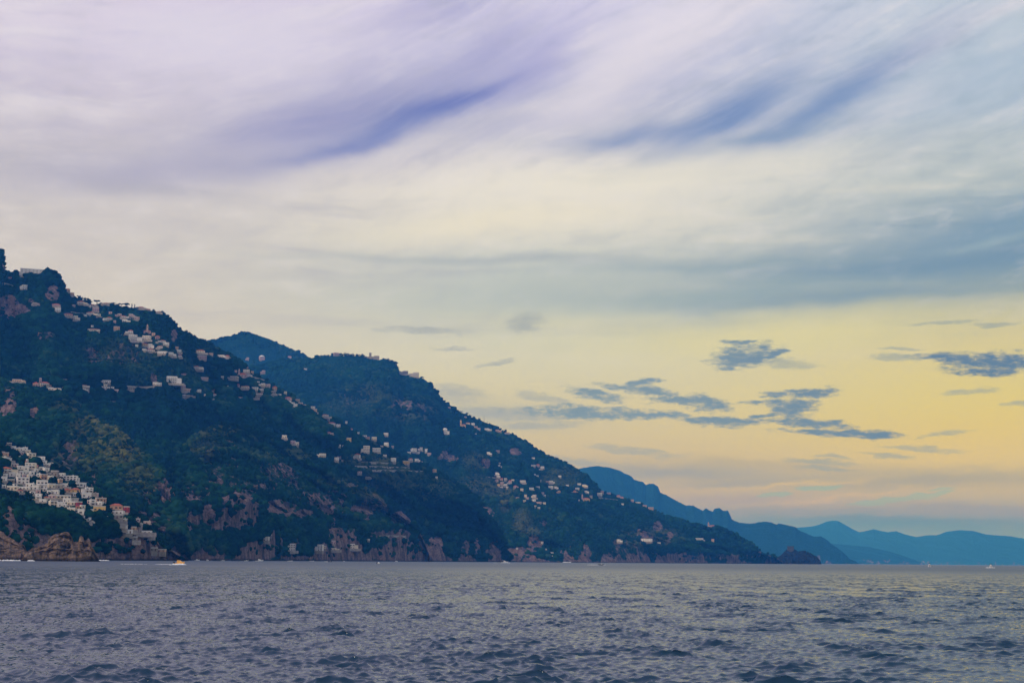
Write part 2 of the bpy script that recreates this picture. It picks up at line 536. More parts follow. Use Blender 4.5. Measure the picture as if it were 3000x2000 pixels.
def ridge(key, name, crest, r_crest, r_shore, rows=260, gully=70, glen=260, fine=3.0, cliff=45, power=1.05, mat=None,
          step=0.00036, behind=None, keep=0.0, bump=2.5, crag=0.0):
    """crest: skyline in photo pixels; r_crest, r_shore: distances (m) along it"""
    us = np.array([c[0] for c in crest], float)
    vs = np.array([c[1] for c in crest], float)
    az_c, tn_c = ray(us, vs)
    o = np.argsort(az_c)
    az_c, tn_c = az_c[o], tn_c[o]
    n = int((az_c[-1] - az_c[0]) / step) + 2
    az = np.linspace(az_c[0], az_c[-1], n)
    ucol = 1500 + F * np.tan(az) * math.cos(PITCH)                     # about the photo column
    tn = np.interp(az, az_c, tn_c)
    rt = pl(ucol, r_crest, 1)
    rs = pl(ucol, r_shore, 1)
    zt = np.maximum(H + tn * rt, 0.5)
    t = np.linspace(0, 1, rows)[:, None] ** 1.15
    zc = np.minimum(cliff * (0.7 + 0.6 * vnoise(az * 3000 / 90, az * 0, 3)), zt * 0.8)
    k = 0.045
    z = np.where(t < k, zc * t / k, zc + (zt - zc) * np.clip((t - k) / (1 - k), 0, 1) ** power)
    z = np.where(t == 0, -5.0, z)
    r = rs + (rt - rs) * t
    arc = az * rt.mean()
    A, T = np.broadcast_arrays(arc[None, :], t)
    win = sstep(1 - T, keep, 0.22 + keep) * (0.25 + 0.75 * sstep(T, 0.0, 0.12))
    skew = A + T * glen * 0.9 + 60 * (vnoise(A / 170, T * 5, 5) - .5)
    g1 = fbm(skew / glen, T * 0.9 + 3, 3, 1, True) - 0.62
    g2 = fbm(skew / (glen * .28), T * 4 + 7, 3, 2, True) - 0.6
    g3 = fbm(A / (glen * .09), z / (glen * .12), 3, 4) - 0.5
    r = r - win * (gully * 1.7 * g1 + gully * 0.55 * g2 + gully * 0.22 * g3)
    f1 = fbm(A / 14, (z + r * .4) / 14, 4, 6) - 0.5
    f2 = fbm(A / 5, z / 9 + 3, 3, 2, True) - 0.6
    r = r - win * fine * (2.2 * f1 + 1.4 * f2)
    z = z + (T > 0) * bump * np.minimum(1, z / 12) * 2 * (fbm(A / 7, T * 60, 3, 7) - .5)
    if crag:
        c1 = .6 * (fbm(A / (crag * 2.0), z / (crag * 1.5), 5, 2, True) - .6) + .8 * (fbm(A / (crag * .8), z / (crag * .9) + 5, 4, 4) - .5)
        c2 = fbm(A / (crag * .6), z / (crag * .45), 4, 5) - .5
        wz = (T > 0) * (.3 + .7 * sstep(z, 0, 5))
        r = r - crag * (1.1 * c1 + .5 * c2) * wz
        z = z + (T > 0) * np.minimum(1, z / 8) * crag * .22 * (fbm(A / (crag * .7), T * 9, 4, 3) - .5) * 2
    # the lee side
    nb = 14
    b = np.linspace(0, 1, nb + 1)[1:, None]
    back = behind or 1.15
    rb = rt + b * (zt * back + 60)
    zb = zt * (1 - b) ** 1.2 - 5 * b
    r_all, z_all = np.vstack([r, rb]), np.vstack([z, zb])
    R = len(r_all)
    X, Y = r_all * np.sin(az), r_all * np.cos(az)
    verts = np.stack([X, Y, z_all], -1).reshape(-1, 3)
    i = np.arange(R - 1)[:, None] * n + np.arange(n - 1)[None, :]
    faces = np.stack([i, i + 1, i + n + 1, i + n], -1).reshape(-1, 4)
    pu, pv = to_pixel(X, Y, z_all)
    rock = rock_mask(key, pu, pv, A, z_all, r_all, rows)
    dry = dry_mask(key, pu, pv)
    if crag and key != 'I':
        dry = np.maximum(dry, .9)
    me = np_mesh(name, verts, faces, not crag, {'rock': rock, 'dry': dry})
    ob = link(name, me, mat)
    tag(ob, kind='structure')
    LAYERS[key] = dict(az=az, r=r, z=z, tan=np.maximum.accumulate((z - H) / r, 0), rock=rock[:rows], dry=dry[:rows], ob=ob)
    return ob


ROCK = {  # bare faces: photo centre, half-width, half-height
    'M': [(360, 1030, 130, 40, .33), (18, 905, 46, 44, 1), (70, 910, 24, 20, .8), (155, 860, 22, 26, .9), (510, 985, 10, 22, .7), (95, 880, 16, 10, .7), (10, 780, 10, 30, .6),
          (130, 980, 40, 20, .5), (300, 1040, 60, 30, .45), (1000, 1420, 90, 20, .4), (450, 1110, 14, 20, .7)],
    'S': [(28, 1200, 34, 50, .7), (100, 1205, 24, 18, .8), (190, 1330, 70, 70, .48), (300, 1440, 40, 60, .55), (430, 1500, 80, 80, .55), (110, 1260, 60, 40, .4), (480, 1440, 40, 60, .5), (20, 1140, 30, 20, .5)],
    'L': [(690, 1497, 74, 66, 1), (640, 1515, 50, 46, 1), (558, 1528, 34, 36, .9), (560, 1462, 16, 18, .9), (600, 1500, 30, 30, .6), (825, 1488, 55, 32, .95), (955, 1490, 26, 26, 1),
          (975, 1530, 10, 16, 1), (890, 1505, 40, 18, .9), (1005, 1478, 10, 26, .9), (1055, 1490, 44, 36, .8), (1175, 1520, 44, 26, 1), (1150, 1562, 60, 22, .95),
          (1180, 1618, 95, 26, 1), (760, 1610, 74, 34, 1), (800, 1570, 10, 36, 1), (822, 1585, 10, 46, 1), (600, 1622, 70, 18, 1), (590, 1595, 12, 26, 1), (1000, 1628, 100, 16, .9),
          (870, 1630, 60, 10, .9), (700, 1430, 120, 40, .48), (820, 1410, 120, 60, .46), (650, 1350, 110, 60, .38), (980, 1450, 60, 40, .5), (560, 1440, 50, 60, .46), (900, 1450, 80, 50, .46), (1080, 1480, 60, 40, .45)],
    'N': [(1060, 1170, 120, 50, .3), (1200, 1200, 80, 40, .36), (1350, 1570, 120, 40, .42), (1900, 1575, 100, 36, .38), (1250, 1550, 60, 50, .4), (1352, 1490, 15, 26, 1), (1425, 1505, 24, 22, .8), (1310, 1340, 40, 18, .6), (1420, 1355, 15, 16, .8), (1512, 1322, 20, 12, .9), (1585, 1530, 22, 30, .7),
          (1563, 1600, 18, 30, .8), (1925, 1540, 16, 20, .9), (1885, 1568, 20, 12, .9), (1962, 1570, 10, 12, .9), (1160, 1185, 44, 24, .45), (1240, 1195, 22, 18, .45),
          (1340, 1610, 60, 26, .8), (1990, 1630, 40, 14, .8), (1480, 1620, 80, 18, .7), (1130, 1080, 60, 14, .3), (1700, 1600, 60, 20, .4), (1850, 1620, 90, 20, .4), (2120, 1630, 100, 8, .5)],
    'V': [(100, 1590, 60, 60, 1), (30, 1540, 30, 70, .95), (360, 1600, 110, 45, 1), (480, 1625, 60, 18, 1), (150, 1540, 20, 20, .5), (395, 1560, 40, 20, .6)],
}
DRY = {'S': [(290, 1260, 90, 50, 1), (350, 1310, 80, 60, 1), (250, 1330, 90, 60, .6), (410, 1420, 60, 60, .7), (200, 1190, 60, 25, .5)],
       'L': [(640, 1260, 80, 26, .8), (600, 1320, 60, 40, .5), (860, 1330, 120, 18, .5), (1020, 1410, 90, 18, .7), (760, 1300, 60, 30, .4), (1080, 1440, 60, 26, .6)],
       'N': [(1060, 1170, 120, 50, .3), (1200, 1200, 80, 40, .36), (1350, 1570, 120, 40, .42), (1900, 1575, 100, 36, .38), (1250, 1550, 60, 50, .4), (1400, 1420, 60, 30, .7), (1480, 1470, 20, 30, .9), (1530, 1530, 30, 40, .7), (1560, 1560, 26, 20, .8), (1450, 1440, 60, 20, .8), (1390, 1350, 40, 30, .5), (1640, 1400, 60, 30, .5)],
       'M': [(360, 1030, 130, 40, .33), (1150, 1400, 110, 40, .6), (1120, 1290, 50, 14, .7), (480, 1060, 200, 80, .2), (1280, 1440, 60, 40, .5), (1090, 1350, 100, 20, .6)]}


def rock_mask(key, pu, pv, A, z, r, rows):
    A = np.broadcast_to(A[:1], z.shape)
    jit = fbm(A / 30, z / 45, 4, 3) - .5
    strip = fbm(A / 20, z / 30, 4, 5) - .5
    m = np.zeros(z.shape)
    for u, v, a, b, s in ROCK.get(key, []):
        q = ((pu - u) / a) ** 2 + ((pv - v) / b) ** 2
        m = np.maximum(m, s * (1 - sstep(q + (.7 if s > .95 else 1.2 if s > .85 else 3.4) * jit + 1.0 * strip, 0.35, 1.25)))
    low = sstep(-z + 60 * (fbm(A / 190, A * 0, 3, 2) - .18) + 120 * jit, -10, 22)
    if key == 'I':
        low, m = low * .3, np.maximum(m, .12)
    if key in ('R', 'T'):
        m = np.maximum(m, 0.95)
    elif key in ('F', 'G', 'K', 'D'):
        low = low * 0.4
    m = np.maximum(m, low * .95)
    m = np.clip(m + 0.35 * strip * (m > .1) + 0.20 * sstep(jit, .05, .25), 0, 1)
    return m


def dry_mask(key, pu, pv):
    m = np.zeros(pu.shape)
    for u, v, a, b, s in DRY.get(key, []):
        q = ((pu - u) / a) ** 2 + ((pv - v) / b) ** 2
        m = np.maximum(m, s * (1 - sstep(q, 0.1, 1.6)))
    return m


def b_hill(nt, p):
    g = nt.geo()
    rock, dry = nt.attr('rock'), nt.attr('dry')
    n1 = nt.noise(g, 1 / 55, 5, 0.6)
    n2 = nt.noise(g, 1 / 9, 5, 0.65)
    veg = nt.mix(nt.step(n2, .35, .68), (.003, .022, .016), (.012, .050, .024))
    veg = nt.mix(nt.m('MULTIPLY', nt.step(n1, .45, .7), .5), veg, (.014, .058, .026))
    drc = nt.mix(nt.step(n2, .35, .65), (.070, .085, .024), (.16, .150, .050))
    veg = nt.mix(nt.m('MULTIPLY', dry, nt.step(n1, .25, .6)), veg, drc)
    x, y, z = nt.sep(g)
    flute = nt.noise(nt.xyz(nt.m('MULTIPLY', x, .10), nt.m('MULTIPLY', y, .10), nt.m('MULTIPLY', z, .03)), 1, 6, .68)
    rk = nt.mix(nt.step(flute, .36, .66), (.060, .046, .048), (.30, .205, .185))
    rk = nt.mix(nt.m('MULTIPLY', nt.step(nt.noise(g, 1 / 28, 3), .5, .7), .6), rk, (.27, .155, .125))
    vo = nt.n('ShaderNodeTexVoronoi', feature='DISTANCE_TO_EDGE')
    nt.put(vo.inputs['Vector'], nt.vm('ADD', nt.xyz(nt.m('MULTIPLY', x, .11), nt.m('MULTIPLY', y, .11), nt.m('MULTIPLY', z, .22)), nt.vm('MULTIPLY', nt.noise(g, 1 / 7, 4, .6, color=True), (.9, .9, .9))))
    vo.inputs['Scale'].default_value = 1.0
    rk = nt.mix(nt.m('MULTIPLY', nt.m('MULTIPLY', dry, rock), .8), rk, nt.mix(nt.step(flute, .36, .62), (.055, .044, .034), (.215, .160, .110)))
    rk = nt.mix(nt.step(vo.outputs[0], .08, .0, 0, .7), rk, (.030, .024, .024))  # shade of crevices painted into the rock colour along the cell edges
    rk = nt.mix(nt.m('MULTIPLY', nt.step(n2, .55, .7), .7), rk, (.035, .045, .022))
    f = nt.step(nt.m('ADD', rock, nt.m('MULTIPLY', nt.m('SUBTRACT', flute, .5), 1.1)), .36, .60)
    colr = nt.mix(f, veg, rk)
    wet = nt.step(nt.m('ADD', z, nt.m('MULTIPLY', n2, 5.0)), 5.4, 2.6)
    colr = nt.mix(wet, colr, (.022, .018, .015))
    nt.put(p.inputs['Base Color'], colr)
    p.inputs['Roughness'].default_value = .95
    p.inputs['Specular IOR Level'].default_value = 0
    bp = nt.n('ShaderNodeBump')
    bp.inputs['Strength'].default_value = .9
    bp.inputs['Distance'].default_value = 3.5
    nt.put(bp.inputs['Height'], nt.m('ADD', n2, flute))
    nt.t.links.new(bp.outputs[0], p.inputs['Normal'])


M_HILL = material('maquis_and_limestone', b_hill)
M_ISLE = paint('dark_sea_rock', (.020, .022, .026), .6, rough=.95, scale=.12, spec=0)

X0 = -420   # land goes on past the frame's edge
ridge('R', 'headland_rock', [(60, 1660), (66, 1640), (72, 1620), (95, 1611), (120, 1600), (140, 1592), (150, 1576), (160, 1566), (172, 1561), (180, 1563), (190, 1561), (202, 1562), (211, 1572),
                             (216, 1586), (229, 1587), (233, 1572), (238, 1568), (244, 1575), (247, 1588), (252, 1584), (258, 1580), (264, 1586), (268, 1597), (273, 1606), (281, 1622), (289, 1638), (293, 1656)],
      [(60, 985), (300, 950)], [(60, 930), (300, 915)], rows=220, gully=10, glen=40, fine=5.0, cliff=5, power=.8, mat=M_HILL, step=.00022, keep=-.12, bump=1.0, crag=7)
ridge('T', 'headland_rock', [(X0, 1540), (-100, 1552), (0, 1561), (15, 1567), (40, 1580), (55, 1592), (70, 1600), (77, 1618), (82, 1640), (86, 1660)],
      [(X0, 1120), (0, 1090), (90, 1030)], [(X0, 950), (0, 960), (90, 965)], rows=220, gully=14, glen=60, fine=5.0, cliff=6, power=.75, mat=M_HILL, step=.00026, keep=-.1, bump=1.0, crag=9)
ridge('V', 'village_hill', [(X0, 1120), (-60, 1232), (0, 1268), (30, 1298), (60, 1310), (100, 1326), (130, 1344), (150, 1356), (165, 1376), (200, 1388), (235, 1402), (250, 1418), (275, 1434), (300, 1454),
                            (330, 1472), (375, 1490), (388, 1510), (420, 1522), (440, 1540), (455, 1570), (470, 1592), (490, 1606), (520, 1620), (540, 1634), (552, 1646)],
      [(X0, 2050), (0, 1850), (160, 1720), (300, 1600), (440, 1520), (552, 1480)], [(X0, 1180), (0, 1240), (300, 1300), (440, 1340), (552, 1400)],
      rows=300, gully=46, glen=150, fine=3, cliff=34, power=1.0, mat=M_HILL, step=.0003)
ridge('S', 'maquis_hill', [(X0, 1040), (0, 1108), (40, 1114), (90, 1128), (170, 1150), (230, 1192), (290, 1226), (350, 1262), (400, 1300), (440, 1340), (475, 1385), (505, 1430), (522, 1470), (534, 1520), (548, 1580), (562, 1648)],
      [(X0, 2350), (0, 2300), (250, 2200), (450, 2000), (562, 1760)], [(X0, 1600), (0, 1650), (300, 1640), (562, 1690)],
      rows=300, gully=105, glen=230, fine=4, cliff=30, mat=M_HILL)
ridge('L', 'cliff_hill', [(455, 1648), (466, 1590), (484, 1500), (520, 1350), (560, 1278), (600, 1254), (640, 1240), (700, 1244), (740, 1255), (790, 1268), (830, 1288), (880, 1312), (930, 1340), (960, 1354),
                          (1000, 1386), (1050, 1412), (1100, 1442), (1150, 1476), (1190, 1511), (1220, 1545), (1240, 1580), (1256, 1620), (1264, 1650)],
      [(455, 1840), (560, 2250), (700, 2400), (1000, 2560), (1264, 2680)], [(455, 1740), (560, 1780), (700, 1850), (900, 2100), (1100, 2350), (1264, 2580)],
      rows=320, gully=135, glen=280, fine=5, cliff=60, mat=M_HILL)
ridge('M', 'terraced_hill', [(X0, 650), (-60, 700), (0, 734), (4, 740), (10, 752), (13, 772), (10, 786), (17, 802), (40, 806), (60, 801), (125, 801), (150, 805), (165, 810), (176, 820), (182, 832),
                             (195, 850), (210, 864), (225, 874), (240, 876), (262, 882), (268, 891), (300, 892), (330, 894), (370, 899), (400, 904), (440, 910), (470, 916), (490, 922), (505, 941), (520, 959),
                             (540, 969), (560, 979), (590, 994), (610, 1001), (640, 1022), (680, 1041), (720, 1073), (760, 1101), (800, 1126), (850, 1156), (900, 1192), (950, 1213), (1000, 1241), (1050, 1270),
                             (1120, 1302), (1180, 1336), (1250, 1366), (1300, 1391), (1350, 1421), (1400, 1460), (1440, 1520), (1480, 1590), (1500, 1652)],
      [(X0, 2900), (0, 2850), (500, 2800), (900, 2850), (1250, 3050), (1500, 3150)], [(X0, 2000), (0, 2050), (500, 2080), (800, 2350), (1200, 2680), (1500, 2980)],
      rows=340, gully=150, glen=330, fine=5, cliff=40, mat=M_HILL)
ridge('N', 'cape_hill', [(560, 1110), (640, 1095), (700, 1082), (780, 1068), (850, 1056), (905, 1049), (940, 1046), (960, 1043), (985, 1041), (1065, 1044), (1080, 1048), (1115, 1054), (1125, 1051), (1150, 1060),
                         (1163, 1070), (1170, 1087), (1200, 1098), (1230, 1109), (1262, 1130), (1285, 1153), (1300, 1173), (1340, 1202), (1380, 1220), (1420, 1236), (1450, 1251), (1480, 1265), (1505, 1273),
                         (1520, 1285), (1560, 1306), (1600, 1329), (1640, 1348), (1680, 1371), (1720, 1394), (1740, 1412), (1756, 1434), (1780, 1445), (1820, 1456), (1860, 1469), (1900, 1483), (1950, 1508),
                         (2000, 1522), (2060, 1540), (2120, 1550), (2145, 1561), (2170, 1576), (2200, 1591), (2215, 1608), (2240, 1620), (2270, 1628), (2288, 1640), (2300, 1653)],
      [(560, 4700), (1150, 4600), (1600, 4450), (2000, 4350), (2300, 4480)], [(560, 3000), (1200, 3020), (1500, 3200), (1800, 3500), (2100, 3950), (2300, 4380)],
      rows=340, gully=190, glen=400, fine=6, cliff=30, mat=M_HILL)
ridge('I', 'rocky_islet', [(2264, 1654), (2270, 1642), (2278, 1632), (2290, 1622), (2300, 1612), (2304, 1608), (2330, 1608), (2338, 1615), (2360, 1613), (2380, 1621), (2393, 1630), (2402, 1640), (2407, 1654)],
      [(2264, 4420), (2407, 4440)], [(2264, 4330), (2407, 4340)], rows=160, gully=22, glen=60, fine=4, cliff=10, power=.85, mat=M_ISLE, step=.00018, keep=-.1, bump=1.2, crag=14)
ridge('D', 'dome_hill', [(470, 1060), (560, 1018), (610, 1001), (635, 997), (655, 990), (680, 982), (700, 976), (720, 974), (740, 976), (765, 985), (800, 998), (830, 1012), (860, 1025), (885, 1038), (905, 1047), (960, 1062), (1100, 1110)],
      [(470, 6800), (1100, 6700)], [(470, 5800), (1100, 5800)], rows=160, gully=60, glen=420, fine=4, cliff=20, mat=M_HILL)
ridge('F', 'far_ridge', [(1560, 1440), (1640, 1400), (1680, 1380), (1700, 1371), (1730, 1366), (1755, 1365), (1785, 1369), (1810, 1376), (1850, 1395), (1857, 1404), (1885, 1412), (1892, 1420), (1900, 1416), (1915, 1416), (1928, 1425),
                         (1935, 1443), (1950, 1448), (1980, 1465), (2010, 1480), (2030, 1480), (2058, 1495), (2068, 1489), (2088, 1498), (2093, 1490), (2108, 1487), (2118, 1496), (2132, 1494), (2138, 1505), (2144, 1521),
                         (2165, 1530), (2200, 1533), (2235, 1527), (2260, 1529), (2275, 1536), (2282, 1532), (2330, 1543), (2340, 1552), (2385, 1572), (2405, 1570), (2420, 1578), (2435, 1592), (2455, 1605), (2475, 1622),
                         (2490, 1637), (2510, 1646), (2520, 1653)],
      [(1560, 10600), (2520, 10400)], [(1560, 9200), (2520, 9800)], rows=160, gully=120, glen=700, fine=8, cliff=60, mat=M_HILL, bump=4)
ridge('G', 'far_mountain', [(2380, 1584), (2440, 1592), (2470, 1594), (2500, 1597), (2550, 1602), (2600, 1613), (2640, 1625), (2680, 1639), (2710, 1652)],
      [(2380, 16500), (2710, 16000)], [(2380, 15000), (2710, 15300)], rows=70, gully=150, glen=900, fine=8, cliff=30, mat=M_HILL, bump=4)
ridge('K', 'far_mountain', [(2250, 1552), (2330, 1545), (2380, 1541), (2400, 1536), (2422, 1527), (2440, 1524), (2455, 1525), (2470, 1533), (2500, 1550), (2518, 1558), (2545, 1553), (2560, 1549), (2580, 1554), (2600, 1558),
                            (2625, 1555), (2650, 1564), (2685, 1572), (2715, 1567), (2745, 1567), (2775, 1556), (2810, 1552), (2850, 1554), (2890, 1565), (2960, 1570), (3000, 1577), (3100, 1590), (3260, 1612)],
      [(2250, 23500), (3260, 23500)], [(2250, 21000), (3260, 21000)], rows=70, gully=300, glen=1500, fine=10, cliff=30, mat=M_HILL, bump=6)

ORDER = ['R', 'T', 'V', 'S', 'L', 'M', 'N', 'I', 'D', 'F']


def hit(u, v, only=None):
    """first ground the sight line meets: distance, rock, dry, key index"""
    u, v = np.atleast_1d(u).astype(float), np.atleast_1d(v).astype(float)
    a, tn = ray(u, v)
    best = np.full(u.shape, np.inf)
    rk, dr, ki = np.zeros(u.shape), np.zeros(u.shape), np.full(u.shape, -1)
    for j, k in enumerate(only or ORDER):
        L = LAYERS[k]
        c = np.round((a - L['az'][0]) / (L['az'][1] - L['az'][0])).astype(int)
        ok = (c >= 0) & (c < len(L['az']))
        c = np.clip(c, 0, len(L['az']) - 1)
        tt = L['tan'][:, c]
        row = (tt < tn).sum(0)
        ok &= row < len(tt)
        row = np.minimum(row, len(tt) - 1)
        r = L['r'][row, c]
        ok &= (L['z'][row, c] > -.5) & (r < best)
        best = np.where(ok, r, best)
        rk, dr = np.where(ok, L['rock'][row, c], rk), np.where(ok, L['dry'][row, c], dr)
        ki = np.where(ok, j, ki)
    return best, rk, dr, ki
# ------------------------------------------------------------------ sea
def build_sea():
    rr = [2.0]
    while rr[-1] < 60000:
        d = rr[-1]
        s = 0.6 if d < 20 else (max(.06, d * .0019) if d < 900 else d * (.006 if d < 5000 else .05))
        rr.append(d + s)
    rr = np.array(rr)
    a_in = np.concatenate([np.linspace(-1.25, -.5, 330)[:-1], np.linspace(-.5, .5, 1340), np.linspace(.5, 1.25, 330)[1:]])
    a_out = np.linspace(1.25, 2 * math.pi - 1.25, 60)[1:-1]
    az = np.concatenate([a_in, a_out])
    n, m = len(az), len(rr)
    Rr, Az = np.meshgrid(rr, az, indexing='ij')
    X, Y = Rr * np.sin(Az), Rr * np.cos(Az)
    Z, DX, DY = np.zeros_like(X), np.zeros_like(X), np.zeros_like(X)
    stepr = np.gradient(rr)[:, None] * np.ones((1, n))
    rng = np.random.default_rng(5)
    inner = slice(0, len(a_in))
    xi, yi, sr = X[:, inner], Y[:, inner], stepr[:, inner]
    lens = np.concatenate([np.exp(rng.uniform(math.log(.18), math.log(.45), 70)), np.exp(rng.uniform(math.log(.45), math.log(1.35), 60)), rng.uniform(2.2, 5, 9)])
    # gusts: patches where the chop stands higher
    gust = -.55 + 3.0 * fbm(xi / 2.0 + 40, yi / 4.5 + 40, 3, 2)
    lull = .55 + .9 * fbm(xi / 14 + 10, yi / 30 + 10, 3, 4)
    z, dx, dy = np.zeros_like(xi), np.zeros_like(xi), np.zeros_like(xi)
    for L in lens:
        k = 2 * math.pi / L
        th = rad(-112) + rng.normal(0, .75 if L < .45 else .55)     # running roughly towards the viewer
        amp = (.0080 if L < .45 else .0060) * L * rng.uniform(.5, 1.3)
        if L > 2:
            amp = .0045 * math.sqrt(L)
        rows = np.where(sr[:, 0] < L * .9)[0]
        if not len(rows):
            continue
        q = slice(0, rows[-1] + 1)
        fade = 1 - sstep(sr[q], L / 3, L * .9)
        ph = k * (math.cos(th) * xi[q] + math.sin(th) * yi[q]) + rng.uniform(0, 6.28)
        s, c = np.sin(ph), np.cos(ph)
        w = amp * fade * (lull[q] if L < .45 else np.clip(gust[q], .45, 1.55) ** 1.4 if L < 2 else 1)
        z[q] += w * s
        dx[q] += w * c * math.cos(th) * .95
        dy[q] += w * c * math.sin(th) * .95
    Z[:, inner], DX[:, inner], DY[:, inner] = z, dx, dy
    edge = 1 - sstep(np.where(Az > math.pi, 9, np.abs(Az)), 1.15, 1.24)
    V = np.stack([X + DX * edge, Y + DY * edge, Z * edge], -1).reshape(-1, 3)
    i = np.arange(m - 1)[:, None] * n + np.arange(n)[None, :]
    j = np.arange(m - 1)[:, None] * n + (np.arange(n)[None, :] + 1) % n
    faces = np.stack([i, i + n, j + n, j], -1).reshape(-1, 4)
    # hole under the boat: fan
    me = np_mesh('sea', V, faces, True)
    return me


def b_sea(nt, p):
    g = nt.geo()
    p.inputs['Base Color'].default_value = (.002, .034, .078, 1)
    p.inputs['IOR'].default_value = 1.333
    pass
    x, y, z = nt.sep(g)
    dist = nt.vm('LENGTH', g, out=1)
    nt.put(p.inputs['Roughness'], nt.step(dist, 35, 700, .12, .38))
    v1 = nt.xyz(nt.m('MULTIPLY', x, 1.0), nt.m('MULTIPLY', y, 1.0))
    h1 = nt.noise(v1, 4.5, 2, .5, dist=.3)
    h2 = nt.noise(nt.vm('MULTIPLY', v1, (1.0, .55, 1.0)), .75, 3, .5, dist=.3)
    h3 = nt.noise(nt.vm('MULTIPLY', v1, (1.0, .35, 1.0)), .16, 4, .5, dist=.2)
    patch = nt.step(nt.noise(nt.vm('MULTIPLY', v1, (1.0, .4, 1.0)), .05, 4, .6), .32, .66, .35, 1.5)
    near = nt.step(dist, 40, 200, 1, 0)
    midd = nt.step(dist, 45, 260, .12, 1)
    far = nt.step(dist, 200, 1200, 0, 1)
    hh = nt.m('ADD', nt.m('MULTIPLY', nt.m('MULTIPLY', h1, near), .008), nt.m('MULTIPLY', patch, nt.m('ADD', nt.m('MULTIPLY', nt.m('MULTIPLY', h2, midd), .27), nt.m('MULTIPLY', nt.m('MULTIPLY', h3, far), 1.9))))
    bp = nt.n('ShaderNodeBump')
    bp.inputs['Strength'].default_value = 1.0
    bp.inputs['Distance'].default_value = 1.0
    nt.put(bp.inputs['Height'], hh)
    nt.t.links.new(bp.outputs[0], p.inputs['Normal'])


M_SEA = material('sea_water', b_sea)
sea = link('sea', build_sea(), M_SEA)
tag(sea, kind='structure')

# ------------------------------------------------------------------ air
hz = MB().box(-36000, 36000, -30000, 62000, -8, 790).mesh('haze')
mh = bpy.data.materials.new('haze')
mh.use_nodes = True
nt = NT(mh.node_tree)
vol = nt.n('ShaderNodeVolumePrincipled')
vol.inputs['Color'].default_value = (.045, .29, 1, 1)
vol.inputs['Absorption Color'].default_value = (1, 1, 1, 1)
vol.inputs['Density'].default_value = 1.0e-4
vol.inputs['Anisotropy'].default_value = 0.1
o = nt.n('ShaderNodeOutputMaterial')
mh.node_tree.links.new(vol.outputs[0], o.inputs['Volume'])

haze = link('haze', hz, mh)
tag(haze, kind='stuff')
# ------------------------------------------------------------------ maquis: shrubs and low trees that cover the slopes, one mass per hill
def ico(sub):
    bm = bmesh.new()
    bmesh.ops.create_icosphere(bm, subdivisions=sub, radius=1)
    v = np.array([p.co[:] for p in bm.verts])
    f = np.array([[q.index for q in p.verts] for p in bm.faces])
    bm.free()
    return v, f


def b_leaf(nt, p):
    g = nt.geo()
    t, y = nt.attr('tint'), nt.attr('dryness')
    n = nt.noise(g, 1 / 2.2, 4, .7)
    c = nt.ramp(t, [(0, (.002, .011, .010)), (.45, (.004, .028, .016)), (.8, (.012, .054, .022)), (1, (.034, .072, .028))], 'LINEAR')
    c = nt.mix(nt.m('MULTIPLY', nt.step(n, .45, .7), .55), c, (.012, .058, .024))
    c = nt.mix(nt.m('MULTIPLY', y, nt.step(t, .35, .95)), c, (.120, .125, .040))
    nt.put(p.inputs['Base Color'], c)
    p.inputs['Roughness'].default_value = .9
    p.inputs['Specular IOR Level'].default_value = 0


M_LEAF = material('maquis_leaves', b_leaf)
KEEP_OUT = []     # filled by the houses: photo rectangles that stay free of shrubs


def scatter(N, seed=3):
    rng = np.random.default_rng(seed)
    u = rng.uniform(-180, 2320, N * 2)
    v = rng.uniform(720, 1642, N * 2)
    top = np.interp(u, [-180, 0, 180, 500, 900, 1150, 1480, 1750, 2000, 2320], [640, 720, 800, 900, 1020, 1030, 1245, 1410, 1500, 1600])
    ok = v > top
    u, v = u[ok], v[ok]
    r, rk, dr, ki = hit(u, v)
    ok = np.isfinite(r) & (ki < 9) & (ki != 7)
    u, v, r, rk, dr, ki = u[ok], v[ok], r[ok], rk[ok], dr[ok], ki[ok]
    a, t = ray(u, v)
    P = np.stack([r * np.sin(a), r * np.cos(a), H + r * t], -1)
    clump = fbm(P[:, 0] / 60, P[:, 1] / 60 + P[:, 2] / 40, 3, 2)
    pr = np.where(rk > .55, .025, np.where(rk > .40, .16, np.where(rk > .25, .5, 1.0))) * np.where(dr > .3, .55, 1) * np.where(P[:, 2] < 7, 0, 1) * np.clip(clump * 2.6 - .5, .12, 1)
    pr = np.where((ki < 2), pr * .35, pr)
    ok = rng.random(len(u)) < pr
    for (u0, u1, v0, v1) in KEEP_OUT:
        ok &= ~((u > u0) & (u < u1) & (v > v0) & (v < v1))
    return u[ok], v[ok], r[ok], dr[ok], ki[ok], P[ok], clump[ok]


